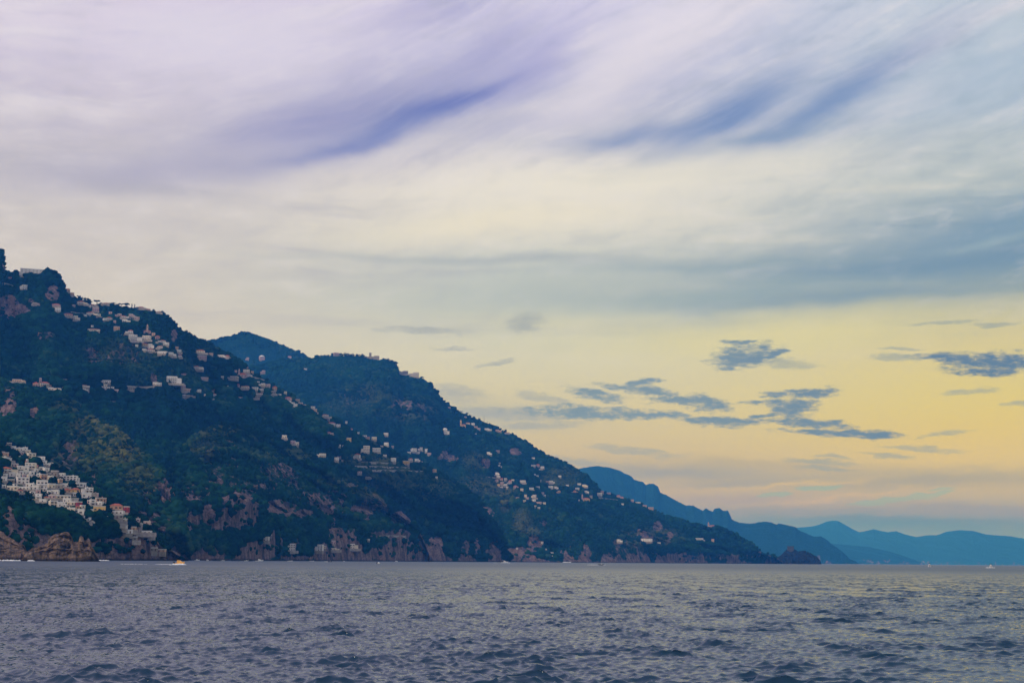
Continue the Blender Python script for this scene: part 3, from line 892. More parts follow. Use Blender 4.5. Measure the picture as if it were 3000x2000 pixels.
def grow(N):
    rng = np.random.default_rng(21)
    u, v, r, dr, ki, P, cl = scatter(N)
    print('shrubs', len(u))
    small, big = ico(1), ico(2)
    pools = []
    for base, f in (small, big):
        pools.append([base * (1 + (.5 if f.shape[0] < 30 else .75) * (rng.random(len(base))[:, None] - .5)) * (1, 1, .85) for _ in range(9)])
    for j, k in enumerate(ORDER[:9]):
        for far in (0, 1):
            sel = np.where((ki == j) & ((r > 2050) == bool(far)))[0]
            if len(sel) < 20:
                continue
            base, f = small if far else big
            nb = len(base)
            var = np.array(pools[0 if far else 1])[rng.integers(0, 9, len(sel))]
            size = (2.3 + 1.7 * rng.random(len(sel)) ** 2.5 * 1.6) * np.where(dr[sel] > .4, .8, 1) * (.75 + .5 * cl[sel])
            pat = fbm(P[sel][:, 0] / 130 + 3, P[sel][:, 1] / 130 + P[sel][:, 2] / 90, 3, 5)
            size *= .6 + .85 * sstep(pat, .3, .72)
            size *= np.clip(r[sel] / 2100, .52, 1.4)
            th = rng.uniform(0, 6.28, len(sel))
            c, s = np.cos(th)[:, None], np.sin(th)[:, None]
            x = var[..., 0] * c - var[..., 1] * s
            y = var[..., 0] * s + var[..., 1] * c
            st = np.stack([rng.uniform(.8, 1.25, len(sel)), rng.uniform(.8, 1.25, len(sel)), rng.uniform(.7, 1.25, len(sel))], -1) * size[:, None]
            V = np.stack([x, y, var[..., 2]], -1) * st[:, None, :] + P[sel][:, None, :] + np.array([0, 0, .35]) * size[:, None, None]
            Fc = (f[None] + (np.arange(len(sel)) * nb)[:, None, None]).reshape(-1, 3)
            tint = np.clip((-.22 if k == 'V' else 0) + rng.normal(.40, .22, len(sel)) + .5 * (cl[sel] - .5) + 1.1 * (fbm(P[sel][:, 0] / 210 + 9, P[sel][:, 1] / 210 + P[sel][:, 2] / 120, 3, 1) - .5), 0, 1)
            me = np_mesh('maquis', V.reshape(-1, 3), Fc, False, {'tint': np.repeat(tint, nb), 'dryness': np.repeat(dr[sel], nb)})
            tag(link('maquis', me, M_LEAF), kind='stuff')




def boulders():
    """fallen rock along the foot of the cliffs"""
    rng = np.random.default_rng(77)
    base, f = ico(2)
    V, Fc, n = [], [], 0
    for key, u0, u1, num, sz in (('V', 300, 550, 50, 2.2), ('L', 470, 1262, 230, 3.2), ('N', 1230, 2296, 260, 4.2), ('R', 62, 292, 26, 1.6), ('T', 0, 84, 20, 1.6), ('I', 2268, 2404, 40, 3.2)):
        L = LAYERS[key]
        for u in rng.uniform(u0, u1, num):
            a, _ = ray(u, 1640)
            c = int(round((float(a) - L['az'][0]) / (L['az'][1] - L['az'][0])))
            if not 0 <= c < len(L['az']):
                continue
            row = int((L['z'][:40, c] > .3).argmax())
            r = L['r'][row, c] - rng.uniform(-1, 5)
            s = sz * rng.uniform(.35, 1) ** 1.5 * rng.uniform(.6, 1.5)
            sc = np.array([rng.uniform(.8, 1.9), rng.uniform(.8, 1.3), rng.uniform(.45, .95)]) * s
            vs = base * (1 + .42 * (vnoise(base[:, 0] * 1.7 + u, base[:, 2] * 1.7 + base[:, 1], 2)[:, None] - .5) * 2) * sc + np.array([r * math.sin(a), r * math.cos(a), -.1 * s])
            V.append(vs)
            Fc.append(f + n)
            n += len(base)
    nv = n
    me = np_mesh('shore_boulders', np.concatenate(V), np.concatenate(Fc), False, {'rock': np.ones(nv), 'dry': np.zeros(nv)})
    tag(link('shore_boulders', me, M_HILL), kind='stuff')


# ------------------------------------------------------------------ houses
WALL = {'W': paint('white_limewash', (.76, .70, .65), .14, scale=.25), 'C': paint('cream_plaster', (.76, .64, .48), .14, scale=.25),
        'P': paint('pink_plaster', (.55, .36, .34), .16, scale=.25), 'Y': paint('yellow_plaster', (.72, .47, .16), .14, scale=.25),
        'R': paint('red_plaster', (.36, .040, .045), .2, scale=.25), 'O': paint('orange_plaster', (.62, .37, .22), .16, scale=.25),
        'G': paint('bare_stone', (.30, .26, .22), .3, scale=.4)}
WORD = {'W': 'white', 'C': 'cream', 'P': 'pink', 'Y': 'yellow', 'R': 'red', 'O': 'orange', 'G': 'grey stone'}
M_TILE = paint('terracotta_tiles', (.40, .115, .070), .35, scale=.5)
M_SLAB = paint('pale_roof_slab', (.60, .57, .54), .2, scale=.3)
M_SLABW = paint('white_parapet', (.78, .76, .74), .1, scale=.3)


def b_pane(nt, p):
    p.inputs['Base Color'].default_value = (.045, .050, .058, 1)
    p.inputs['Roughness'].default_value = .22


M_PANE = material('dark_window_pane', b_pane)
M_SHUT = paint('brown_shutter', (.10, .065, .045), .2)
M_GREEN_SHUT = paint('green_shutter', (.04, .085, .065), .2)
M_DOOR = paint('wooden_door', (.13, .07, .04), .25)

M_TERR = paint('terrace_stone', (.40, .35, .31), .3, scale=.4)
_cache = {}
HOUSES = []


def shared(key, make):
    if key not in _cache:
        _cache[key] = make()
    return _cache[key]


def q5(x):
    return max(.5, round(x * 2) / 2)


def house(u, v, w, h, c, roof='f', place='', name='house', extra='', only=None, fancy=True, yaw=None, label=None, cat=None, rng=random):
    """one building whose front shows at photo centre (u, v), w by h photo pixels"""
    vb = v + h / 2
    if only in (['M'], ['N'], ['M', 'N'], ['L', 'M']) and label is None:
        w, h = w * .9, h * .88
    rr, _, _, ki = hit([u, u - w * .35, u + w * .35, u], [vb, vb, vb, vb - 2], only)
    r = float(np.min(rr[:3]))
    if not math.isfinite(r):
        r = float(rr[3])
    if not math.isfinite(r):          # stands on the very crest
        rr2, *_ = hit([u, u, u], [vb + 4, vb + 8, vb + 14], only)
        r = float(rr2[np.isfinite(rr2)][0]) if np.isfinite(rr2).any() else 2800.
    m = r / F
    Wd, Hh = w * m * .97, h * m
    dep = min(max(6.0, .62 * Wd), 14.0)
    p = at(u, vb, r - .7)
    az = math.atan2(p.x, p.y)
    yaw = rng.uniform(-.32, .32) if yaw is None else yaw
    root = empty(name, p, -az + yaw)
    root.location = p
    tiny = w * h < 75
    floors = max(1, int(round(Hh * (.8 if roof == 't' else 1) / 3.3)))
    rh = min(.30 * Hh + .2, 2.6) if roof == 't' else 0
    bh = Hh - rh if roof == 't' else Hh - .35
    fd = .05
    wall = MB()
    wing = not tiny and Wd > 11 and rng.random() < .6 and fancy
    x0, x1 = -Wd / 2, Wd / 2
    ws = 0
    if wing:                                        # a lower block beside the main one
        ws = Wd * rng.uniform(.25, .42)
        s = rng.choice((-1, 1))
        lo = bh * rng.uniform(.55, .8)
        if s < 0:
            wall.box(x0 + ws, x1, 0, dep, -fd, bh).box(x0, x0 + ws - .002, -1.2, dep - 1.2, -fd, lo)
            bx0, bx1, ox0, ox1 = x0 + ws, x1, x0, x0 + ws - .002
        else:
            wall.box(x0, x1 - ws, 0, dep, -fd, bh).box(x1 - ws + .002, x1, -1.2, dep - 1.2, -fd, lo)
            bx0, bx1, ox0, ox1 = x0, x1 - ws, x1 - ws + .002, x1
    else:
        wall.box(x0, x1, 0, dep, -fd, bh)
        bx0, bx1 = x0, x1
    wall.build('wall', WALL[c], root)
    MB().box(x0 + .05, x1 - .05, .06, dep - .06, -4.5, -.052).build('footing', WALL['G'], root)     # stone footing stepping down into the slope
    rf = MB()
    if roof == 't':
        rf.box(bx0 - .45, bx1 + .45, -.45, dep + .45, bh + .004, bh + .22)
        rf.hip(bx0 - .45, bx1 + .45, -.45, dep + .45, bh + .222, rh)
        rf.build('roof', M_TILE, root)
    elif roof == 'd':
        prof = [(bx1 - bx0) / 2 * math.cos(t * math.pi / 14) for t in range(8)]
        rf.lathe([(max(q, .05), bh + .004 + (bx1 - bx0) * .3 * math.sin(t * math.pi / 14)) for t, q in enumerate(prof)], 16, (bx0 + bx1) / 2, dep / 2)
        rf.build('roof', M_SLABW, root)
    else:
        rf.box(bx0 - .12, bx1 + .12, -.12, dep + .12, bh + .004, bh + .30)
        if not tiny:
            t = .25
            rf.box(bx0 - .12, bx1 + .12, -.12, -.12 + t, bh + .302, bh + .9).box(bx0 - .12, bx0 - .12 + t, -.10 + t, dep, bh + .302, bh + .9).box(bx1 + .12 - t, bx1 + .12, -.10 + t, dep, bh + .302, bh + .9)
        r_o = rf.build('roof', M_SLABW if c in 'WC' else M_SLAB, root)
        if not tiny and rng.random() < .4:
            q = rng.uniform(bx0 + 1, bx1 - 1)
            MB().box(q - .35, q + .35, dep * .55, dep * .55 + .7, bh + .304, bh + 1.7).box(q - .5, q + .5, dep * .55 - .15, dep * .55 + .85, bh + 1.702, bh + 1.9).build('chimney', WALL[c], r_o)
    if wing:
        MB().box(ox0 - .1, ox1 + .1, -1.32, dep - 1.1, lo + .004, lo + .28).build('terrace', M_SLABW if c in 'WC' else M_SLAB, root)
    if not tiny and rng.random() < .6:               # garden terrace held up by a low wall
        e0, e1 = rng.uniform(.05, .5) * Wd, rng.uniform(.05, .5) * Wd
        MB().box(x0 - e0, x1 + e1, -3.4, -1.62, -3.6, -.35).box(x0 - e0, x1 + e1, -3.4, -3.1, -.348, .35).build('terrace_wall', M_TERR, root)
    # openings
    sw, sh = .95, 1.4
    nwin = max(1, min(6, int((bx1 - bx0) / 3.1)))
    fl = min(floors, 3)
    shut = rng.choice((M_SHUT, M_GREEN_SHUT, M_SHUT))
    dk = rng.randrange(nwin) if nwin > 1 else -1
    big = rng.random() < .4
    for f in range(fl):
        zf = (f + .32) * bh / fl if fl > 1 or bh > 2.6 else .25 * bh
        hh_ = min(sh, bh / fl * .58)
        for k in range(nwin):
            xk = bx0 + (k + .5) * (bx1 - bx0) / nwin
            if f == 0 and k == dk and not tiny:
                MB().box(xk - .55, xk + .55, -.05, .1, .05, min(2.2, bh * .8)).build('door', M_DOOR, root)
                continue
            wide = sw * (1.45 if big and f < 2 else 1)
            me = shared(('win', q5(wide * 2), round(hh_, 1)), lambda: MB().box(-wide / 2, wide / 2, -.06, .1, 0, hh_).mesh('window'))
            if not me.materials:
                me.materials.append(M_PANE)
            o = bpy.data.objects.new('window', me)
            COL.objects.link(o)
            o.parent, o.location = root, (xk, 0, zf)
            if w * h > 260 and hh_ > 1.2:
                ms = shared(('shut', round(hh_, 1), shut.name), lambda: MB().box(-.24, .24, -.09, .05, 0, hh_).mesh('shutter'))
                if not ms.materials:
                    ms.materials.append(shut)
                for sx in (-1, 1):
                    os_ = bpy.data.objects.new('shutter', ms)
                    COL.objects.link(os_)
                    os_.parent, os_.location = o, (sx * (wide / 2 + .27), 0, 0)
    if fl > 1 and not tiny and rng.random() < .65:
        for f in range(1, fl):
            zf = f * bh / fl + .1
            b = MB().box(bx0 + .3, bx1 - .3, -1.5, -.004, zf, zf + .18).box(bx0 + .3, bx1 - .3, -1.5, -1.38, zf + .182, zf + 1.05)
            b.build('balcony', M_SLABW if c in 'WC' else WALL[c], root)
    KEEP_OUT.append((u - w * .5 - 4, u + w * .5 + 4, v - h * .5 - 1, v + h * .5 + 9))
    HOUSES.append(dict(o=root, u=u, v=v, w=w, h=h, W=Wd, H=Hh, c=c, roof=roof, place=place, extra=extra, label=label, cat=cat, name=name, fl=floors))
    return root, r, m


def batch(place, rows, only=None):
    for t in rows:
        u, v, w, h, c = t[:5]
        roof = t[5] if len(t) > 5 else 'f'
        house(u, v, w, h, c, roof, place, only=only)


# photo centre, size, colour, roof
V = ['R', 'T', 'V']
batch('on the lower village crest', [(4, 1278, 10, 14, 'P', 't'), (22, 1304, 22, 12, 'G'), (40, 1313, 12, 10, 'W'), (52, 1317, 12, 10, 'C'), (63, 1317, 12, 10, 'W'), (74, 1316, 13, 10, 'W'), (82, 1324, 13, 11, 'C'), (62, 1328, 16, 7, 'P'),
      (94, 1335, 21, 13, 'C'), (108, 1342, 10, 8, 'W'), (121, 1345, 17, 13, 'W'), (130, 1355, 14, 10, 'W'), (140, 1362, 13, 7, 'W'), (150, 1357, 8, 5, 'C')], V)
batch('in the upper row of the lower village', [(8, 1343, 16, 9, 'W'), (26, 1346, 16, 7, 'W'), (88, 1365, 28, 15, 'C'), (107, 1378, 11, 7, 'W'), (60, 1370, 15, 9, 'W'), (76, 1373, 15, 11, 'W'), (72, 1385, 28, 9, 'W'), (95, 1386, 12, 10, 'W'),
      (143, 1388, 9, 8, 'G'), (158, 1386, 19, 13, 'G'), (178, 1391, 20, 9, 'W'), (204, 1401, 38, 13, 'W'), (227, 1409, 11, 15, 'W'), (129, 1397, 18, 14, 'O')], V)
batch('in the middle of the lower village', [(12, 1404, 16, 11, 'W'), (34, 1390, 16, 11, 'W'), (52, 1394, 13, 12, 'W'), (30, 1409, 24, 9, 'G'), (68, 1408, 33, 18, 'W'), (86, 1421, 22, 9, 'W'), (123, 1420, 30, 23, 'W'), (152, 1424, 20, 13, 'C'),
      (172, 1426, 16, 13, 'G'), (192, 1422, 20, 10, 'W'), (197, 1437, 20, 13, 'O', 't'), (238, 1420, 28, 11, 'W'), (256, 1436, 32, 14, 'W'), (253, 1451, 27, 14, 'W')], V)
house(26, 1376, 50, 17, 'C', 't', name='hotel', label='long cream hotel with red tiled roof at left edge of the lower village', cat='hotel', only=V, yaw=.05)
house(221, 1436, 26, 13, 'Y', 't', label='yellow house under a red tiled roof in the middle of the lower village', cat='house', only=V, yaw=0)
batch('at the foot of the lower village', [(12, 1425, 10, 8, 'W'), (35, 1430, 29, 11, 'C'), (70, 1430, 30, 7, 'W'), (103, 1430, 18, 11, 'W'), (112, 1441, 12, 13, 'P'), (111, 1455, 16, 15, 'W'), (124, 1467, 19, 7, 'W'), (160, 1442, 20, 11, 'W'),
      (152, 1455, 20, 9, 'P'), (187, 1456, 40, 9, 'C'), (195, 1466, 22, 11, 'W'), (158, 1476, 21, 15, 'C'), (175, 1479, 17, 15, 'W'), (188, 1481, 11, 8, 'W'), (207, 1475, 21, 10, 'C'), (244, 1484, 12, 7, 'C'), (209, 1494, 20, 12, 'C'),
      (216, 1504, 11, 9, 'W'), (236, 1500, 18, 15, 'W'), (243, 1513, 12, 6, 'W'), (258, 1522, 16, 10, 'W'), (271, 1532, 13, 12, 'W')], V)
house(222, 1465, 16, 9, 'R', label='dark red house, the upper of two side by side in the lower village', cat='house', only=V)
house(232, 1476, 16, 11, 'R', label='dark red house, the lower of two side by side in the lower village', cat='house', only=V)
batch('at the right end of the lower village', [(297, 1464, 28, 10, 'O'), (272, 1473, 17, 17, 'W'), (288, 1475, 19, 9, 'W'), (342, 1501, 34, 7, 'W'), (343, 1513, 34, 11, 'G'), (363, 1523, 16, 6, 'C'), (310, 1514, 10, 6, 'C')], V)
house(291, 1491, 34, 15, 'Y', label='yellow flat-roofed house at the right end of the lower village', cat='house', only=V, yaw=0)
house(340, 1484, 34, 17, 'O', 't', label='orange villa with red tiled roof, rightmost large building of the lower village', cat='villa', only=V, yaw=-.1)
house(368, 1493, 13, 17, 'R', label='narrow red house against the right side of the orange villa', cat='house', only=V)
batch('on the cliff end below the orange villa', [(352, 1531, 14, 8, 'W'), (360, 1543, 18, 10, 'W'), (374, 1557, 30, 9, 'W'), (392, 1548, 15, 9, 'O'), (404, 1523, 13, 7, 'P'), (430, 1531, 19, 7, 'P'), (410, 1541, 10, 14, 'G'), (425, 1558, 34, 5, 'W'),
      (438, 1566, 15, 8, 'C'), (395, 1578, 16, 11, 'G'), (450, 1609, 20, 9, 'G'), (472, 1612, 24, 6, 'O')], V + ['S'])

# small houses packed into the gaps of the lower village
frng = np.random.default_rng(12)
got = 0
for _ in range(4000):
    u, v = float(frng.uniform(2, 300)), float(frng.uniform(1300, 1530))
    if not np.interp(u, [0, 150, 260, 300], [1316, 1372, 1428, 1462]) < v < np.interp(u, [0, 110, 200, 270, 300], [1438, 1462, 1494, 1522, 1500]):
        continue
    w, h = float(frng.uniform(9, 15)), float(frng.uniform(7, 11))
    if any(abs(u - d['u']) < (w + d['w']) * .44 and abs(v - d['v']) < (h + d['h']) * .46 for d in HOUSES):
        continue
    k = int(np.searchsorted([58, 112, 160, 205, 258], u))
    house(u, v, w, h, 'WWWWCCPO'[int(frng.integers(8))], 'f' if frng.random() < .8 else 't',
          ['tucked below the long cream hotel', 'tucked in left of the big white block', 'tucked in around the big white block', 'tucked in left of the yellow house',
           'tucked in around the two red houses', 'tucked in around the yellow flat-roofed house'][k], only=V)
    got += 1
    if got >= 28:
        break

U = ['M']
house(92, 794, 62, 12, 'W', name='hotel', label='long white hotel on the left crest against the sky', cat='hotel', only=U, yaw=0, fancy=False)
house(64, 805, 13, 13, 'W', label='white wing below the left end of the long crest hotel', cat='house', only=U)
batch('below the long hotel on the left crest', [(30, 813, 18, 6, 'P', 't'), (69, 841, 22, 15, 'W'), (106, 889, 20, 5, 'P')], U)
batch('on the skyline right of the long hotel', [(199, 848, 14, 9, 'O', 't'), (212, 861, 11, 9, 'O'), (308, 888, 24, 7, 'O', 't'), (412, 900, 18, 7, 'O', 't'), (433, 906, 18, 6, 'O', 't'), (466, 913, 16, 6, 'W', 't')], U)
batch('in the left part of the upper village', [(164, 893, 24, 11, 'P', 't'), (169, 908, 18, 11, 'W'), (150, 915, 10, 4, 'W'), (200, 921, 28, 11, 'O', 't'), (225, 931, 20, 13, 'C'), (215, 894, 11, 5, 'P'), (240, 885, 32, 13, 'C', 't'), (261, 896, 8, 7, 'W'),
      (275, 893, 22, 7, 'P', 't'), (280, 906, 20, 13, 'P'), (269, 917, 36, 13, 'C', 't'), (289, 924, 12, 9, 'C'), (250, 923, 11, 5, 'W')], U)
batch('in the top row of the upper village', [(316, 932, 28, 14, 'W', 't'), (336, 941, 8, 8, 'P'), (323, 916, 10, 8, 'P'), (346, 922, 20, 7, 'P'), (366, 927, 26, 9, 'W', 't'), (370, 939, 27, 7, 'W'), (386, 923, 19, 7, 'P'), (401, 932, 16, 9, 'P')], U)
batch('along the road of the upper village', [(275, 965, 38, 9, 'W', 't'), (271, 955, 6, 6, 'W'), (342, 961, 18, 11, 'O'), (378, 970, 24, 13, 'W', 't'), (401, 1012, 8, 8, 'W'), (428, 989, 25, 14, 'C')], U)
house(397, 990, 38, 17, 'W', name='hotel', label='broad white hotel with rows of windows in the upper village', cat='hotel', only=U, yaw=.05)
batch('below the church of the upper village', [(449, 978, 10, 9, 'O'), (462, 987, 14, 11, 'P', 't'), (474, 998, 24, 8, 'W', 't'), (486, 1007, 16, 9, 'W'), (424, 1008, 20, 9, 'Y', 't'), (442, 1013, 20, 13, 'W'), (468, 1015, 16, 7, 'W', 't'), (441, 1025, 26, 9, 'W', 't'),
      (422, 1023, 12, 5, 'W'), (474, 1032, 30, 7, 'W'), (505, 1037, 24, 11, 'W'), (527, 1042, 12, 9, 'W', 't'), (525, 1028, 14, 8, 'W'), (518, 1018, 10, 8, 'O')], U)
batch('on the slope right of the upper village', [(587, 1028, 27, 12, 'C', 't'), (592, 1046, 30, 11, 'P'), (618, 1036, 14, 6, 'O'), (580, 1075, 29, 13, 'C', 't'), (649, 1043, 26, 8, 'W'), (664, 1043, 16, 9, 'O', 't'), (538, 1095, 16, 5, 'P', 't'), (598, 1108, 22, 7, 'P')], U)
house(509, 1113, 42, 20, 'W', name='hotel', label='white terraced hotel alone among trees below the upper village', cat='hotel', only=U, yaw=-.1)
batch('on the mid slope below the white terraced hotel', [(466, 1125, 16, 10, 'W'), (549, 1142, 24, 8, 'O'), (537, 1132, 14, 11, 'P'), (582, 1146, 16, 12, 'W'), (597, 1157, 10, 9, 'C'), (628, 1142, 24, 6, 'P', 't'), (625, 1155, 16, 9, 'W', 't'), (625, 1170, 7, 7, 'C'),
      (540, 1162, 12, 13, 'G'), (560, 1161, 28, 7, 'G'), (664, 1133, 12, 9, 'P')], U)
SM = ['S', 'M']
batch('on the maquis hilltop at the left edge', [(54, 1115, 34, 6, 'O'), (103, 1125, 14, 12, 'P', 't'), (118, 1115, 6, 13, 'P'), (131, 1124, 24, 12, 'C', 't'), (149, 1130, 14, 9, 'O'), (146, 1139, 20, 7, 'W'), (167, 1142, 18, 8, 'C')], SM)
batch('in the hamlet above the maquis hill', [(205, 1114, 8, 6, 'W'), (247, 1129, 34, 8, 'W', 't'), (247, 1141, 24, 5, 'W'), (307, 1117, 36, 8, 'W'), (306, 1128, 16, 6, 'C'), (278, 1138, 18, 6, 'W'), (294, 1136, 16, 10, 'W'), (314, 1137, 18, 9, 'W'),
      (330, 1136, 9, 10, 'W'), (342, 1144, 18, 7, 'P'), (380, 1136, 30, 11, 'G'), (395, 1145, 6, 4, 'W'), (455, 1123, 17, 8, 'W')], U)
DN = ['M', 'N', 'D']
batch('on the dark slope under the domed hill', [(724, 1051, 10, 8, 'P'), (768, 1050, 16, 11, 'P', 'd'), (848, 1045, 10, 6, 'P', 't'), (770, 1090, 14, 10, 'P'), (895, 1081, 9, 5, 'W')], DN)
batch('around the ridge church', [(721, 1087, 20, 11, 'C'), (739, 1089, 9, 6, 'O'), (691, 1087, 8, 8, 'P'), (678, 1105, 38, 7, 'G'), (650, 1103, 12, 5, 'W'), (730, 1101, 18, 6, 'W'), (757, 1118, 8, 4, 'W'), (724, 1075, 7, 5, 'P', 't')], U)
batch('along the terraces below the ridge church', [(767, 1126, 20, 8, 'C'), (784, 1128, 14, 7, 'P'), (805, 1135, 14, 11, 'O', 't'), (697, 1128, 12, 14, 'P', 't'), (717, 1132, 26, 10, 'C', 't'), (743, 1138, 26, 10, 'W'), (765, 1140, 12, 5, 'W'), (802, 1149, 14, 9, 'G'), (757, 1152, 26, 6, 'W', 't'),
      (752, 1163, 18, 7, 'G'), (704, 1164, 16, 8, 'C', 't'), (662, 1133, 10, 8, 'O')], U)
batch('on the descending ridge', [(836, 1149, 10, 8, 'C'), (819, 1155, 7, 4, 'W'), (842, 1166, 22, 11, 'P', 't'), (842, 1177, 18, 7, 'W'), (860, 1185, 25, 16, 'W'), (872, 1170, 16, 4, 'O'), (881, 1183, 14, 10, 'P'), (892, 1187, 8, 7, 'Y'), (917, 1202, 26, 11, 'O'),
      (918, 1192, 12, 6, 'W'), (953, 1216, 22, 8, 'W', 't'), (960, 1224, 10, 6, 'W'), (970, 1240, 26, 11, 'W', 't'), (991, 1246, 14, 8, 'W'), (949, 1239, 8, 9, 'P'), (967, 1267, 22, 9, 'P', 't'), (1015, 1236, 6, 7, 'W'), (1029, 1256, 10, 6, 'P', 't'), (1050, 1267, 7, 5, 'W')], U)
house(1019, 1288, 20, 11, 'Y', label='yellow house alone on the terraces below the descending ridge', cat='house', only=U, yaw=0)
batch('on the crest of the cliff hill', [(833, 1279, 14, 8, 'C'), (857, 1295, 12, 8, 'P'), (869, 1299, 14, 8, 'C'), (942, 1333, 26, 9, 'C')], ['L'])
batch('among the terraces in the valley', [(995, 1304, 8, 6, 'W'), (1005, 1306, 6, 6, 'W'), (1043, 1334, 23, 17, 'W', 't'), (985, 1344, 12, 10, 'W'), (994, 1335, 12, 5, 'P', 't'), (1003, 1348, 6, 4, 'W'), (1103, 1318, 26, 15, 'W'), (1079, 1281, 10, 7, 'P', 't'), (1096, 1283, 16, 8, 'C'),
      (1068, 1276, 12, 4, 'W'), (1079, 1392, 16, 11, 'W'), (1053, 1382, 14, 5, 'P')], ['L', 'M'])
house(1067, 1316, 32, 20, 'C', name='hotel', label='tall cream hotel with many windows on the valley terraces', cat='hotel', only=['M'], yaw=0)
batch('on valley terraces right of the tall hotel', [(1130, 1271, 14, 8, 'C'), (1131, 1300, 14, 10, 'W'), (1119, 1306, 10, 3, 'W'), (1150, 1307, 8, 5, 'P'), (1127, 1333, 10, 5, 'W'), (1152, 1346, 16, 11, 'W'), (1189, 1354, 20, 10, 'Y'), (1203, 1345, 14, 10, 'W', 't'),
      (1224, 1347, 16, 8, 'W'), (1199, 1324, 12, 4, 'W'), (1212, 1317, 22, 11, 'W'), (1232, 1314, 18, 10, 'W'), (1248, 1318, 8, 10, 'W'), (1225, 1325, 12, 7, 'W'), (1257, 1328, 12, 6, 'P'), (1272, 1378, 11, 9, 'O'), (1279, 1397, 7, 5, 'W')], ['M', 'N'])
NN = ['N']
house(1307, 1264, 20, 16, 'W', 'd', label='white domed house standing alone on the far slope', cat='house', only=NN, yaw=0)
batch('beside the orange church on the far slope', [(1371, 1239, 14, 6, 'W', 't'), (1385, 1241, 10, 7, 'W'), (1395, 1250, 10, 6, 'P'), (1403, 1255, 10, 6, 'P'), (1429, 1257, 22, 6, 'W'), (1393, 1270, 8, 3, 'W'), (1460, 1261, 20, 7, 'O'), (1487, 1268, 18, 7, 'W', 't'),
      (1363, 1221, 6, 5, 'P'), (1316, 1193, 8, 5, 'P')], NN)
batch('at mid height of the far slope', [(1433, 1327, 16, 8, 'W'), (1459, 1320, 12, 5, 'P'), (1464, 1356, 6, 4, 'W'), (1463, 1363, 6, 5, 'W'), (1469, 1367, 5, 5, 'W'), (1563, 1363, 14, 6, 'W'), (1576, 1362, 12, 8, 'P', 't'), (1589, 1369, 12, 8, 'W'), (1562, 1341, 10, 5, 'W')], NN)
batch('in the left cluster of the far village', [(1457, 1387, 14, 8, 'W'), (1460, 1395, 12, 5, 'W'), (1470, 1402, 13, 9, 'P', 't'), (1484, 1402, 10, 7, 'W'), (1494, 1409, 12, 8, 'P', 't'), (1502, 1405, 9, 4, 'W'), (1455, 1406, 12, 5, 'P'), (1471, 1415, 13, 8, 'P'),
      (1460, 1420, 8, 8, 'Y'), (1481, 1419, 12, 6, 'W'), (1487, 1426, 6, 5, 'W'), (1469, 1426, 8, 4, 'W')], NN)
batch('in the middle of the far village', [(1531, 1410, 18, 8, 'C'), (1548, 1403, 8, 4, 'P'), (1512, 1424, 15, 8, 'P', 't'), (1529, 1433, 10, 8, 'C'), (1567, 1389, 6, 4, 'W'), (1574, 1393, 7, 4, 'W'), (1582, 1407, 8, 6, 'W'), (1558, 1431, 14, 7, 'W'), (1575, 1425, 12, 3, 'W'),
      (1590, 1443, 8, 5, 'P'), (1594, 1450, 7, 4, 'W')], NN)
batch('on the lower edge of the far village', [(1564, 1453, 16, 10, 'C'), (1563, 1464, 12, 6, 'W'), (1578, 1471, 16, 5, 'P'), (1540, 1451, 8, 8, 'C'), (1545, 1458, 10, 6, 'P'), (1515, 1458, 12, 6, 'P'), (1538, 1467, 18, 6, 'C'), (1594, 1473, 9, 7, 'C'), (1569, 1481, 6, 4, 'W'),
      (1579, 1486, 8, 4, 'W')], NN)
batch('in the right cluster of the far village', [(1604, 1410, 12, 5, 'P'), (1617, 1411, 18, 8, 'W'), (1613, 1427, 16, 9, 'W'), (1630, 1428, 14, 8, 'W'), (1635, 1440, 14, 7, 'O'), (1639, 1394, 10, 5, 'W'), (1661, 1421, 12, 5, 'W'), (1697, 1417, 12, 6, 'W'), (1713, 1422, 18, 7, 'C'),
      (1692, 1430, 12, 6, 'W'), (1687, 1439, 14, 10, 'O', 't'), (1719, 1440, 14, 7, 'W')], NN)
batch('to the right of the yellow church', [(1695, 1464, 8, 4, 'W'), (1755, 1447, 16, 9, 'W'), (1764, 1440, 9, 9, 'P'), (1731, 1453, 8, 6, 'G'), (1784, 1444, 12, 6, 'P'), (1812, 1452, 12, 7, 'P', 't'), (1822, 1456, 10, 6, 'P', 't'), (1852, 1465, 9, 7, 'O'), (1868, 1471, 16, 3, 'W'), (1890, 1480, 12, 4, 'O'),
      (1908, 1488, 16, 7, 'P'), (1825, 1476, 6, 6, 'W')], NN)
batch('low on the cape', [(1815, 1583, 18, 8, 'W'), (1893, 1581, 36, 8, 'W'), (1931, 1589, 10, 4, 'W'), (2050, 1578, 24, 5, 'W'), (2088, 1581, 8, 8, 'O')], NN)
LS = ['L']
batch('just above the water under the cliff hill', [(779, 1578, 17, 11, 'W'), (793, 1565, 8, 6, 'W'), (932, 1604, 26, 17, 'W'), (952, 1602, 8, 8, 'C'), (980, 1608, 26, 5, 'C'), (1037, 1600, 25, 13, 'C'), (977, 1588, 12, 9, 'P'), (1077, 1580, 8, 5, 'W')], LS)
house(851, 1603, 28, 20, 'W', name='apartment_house', label='square white house with three rows of windows just above the water', cat='house', only=LS, yaw=0, fancy=False)
batch('just above the water under far slope', [(1296, 1590, 12, 5, 'O'), (1318, 1599, 10, 5, 'P'), (1323, 1607, 6, 8, 'W'), (1588, 1588, 7, 7, 'W'), (1598, 1608, 8, 4, 'W'), (1618, 1618, 8, 4, 'W'), (1617, 1628, 6, 4, 'W'), (1515, 1606, 6, 5, 'W')], NN)
house(1322, 1590, 26, 8, 'O', label='long orange house stepping down the rocks above the water', cat='house', only=NN)
batch('among the trees of the right-hand crest', [(986, 1036, 18, 8, 'P')], NN)
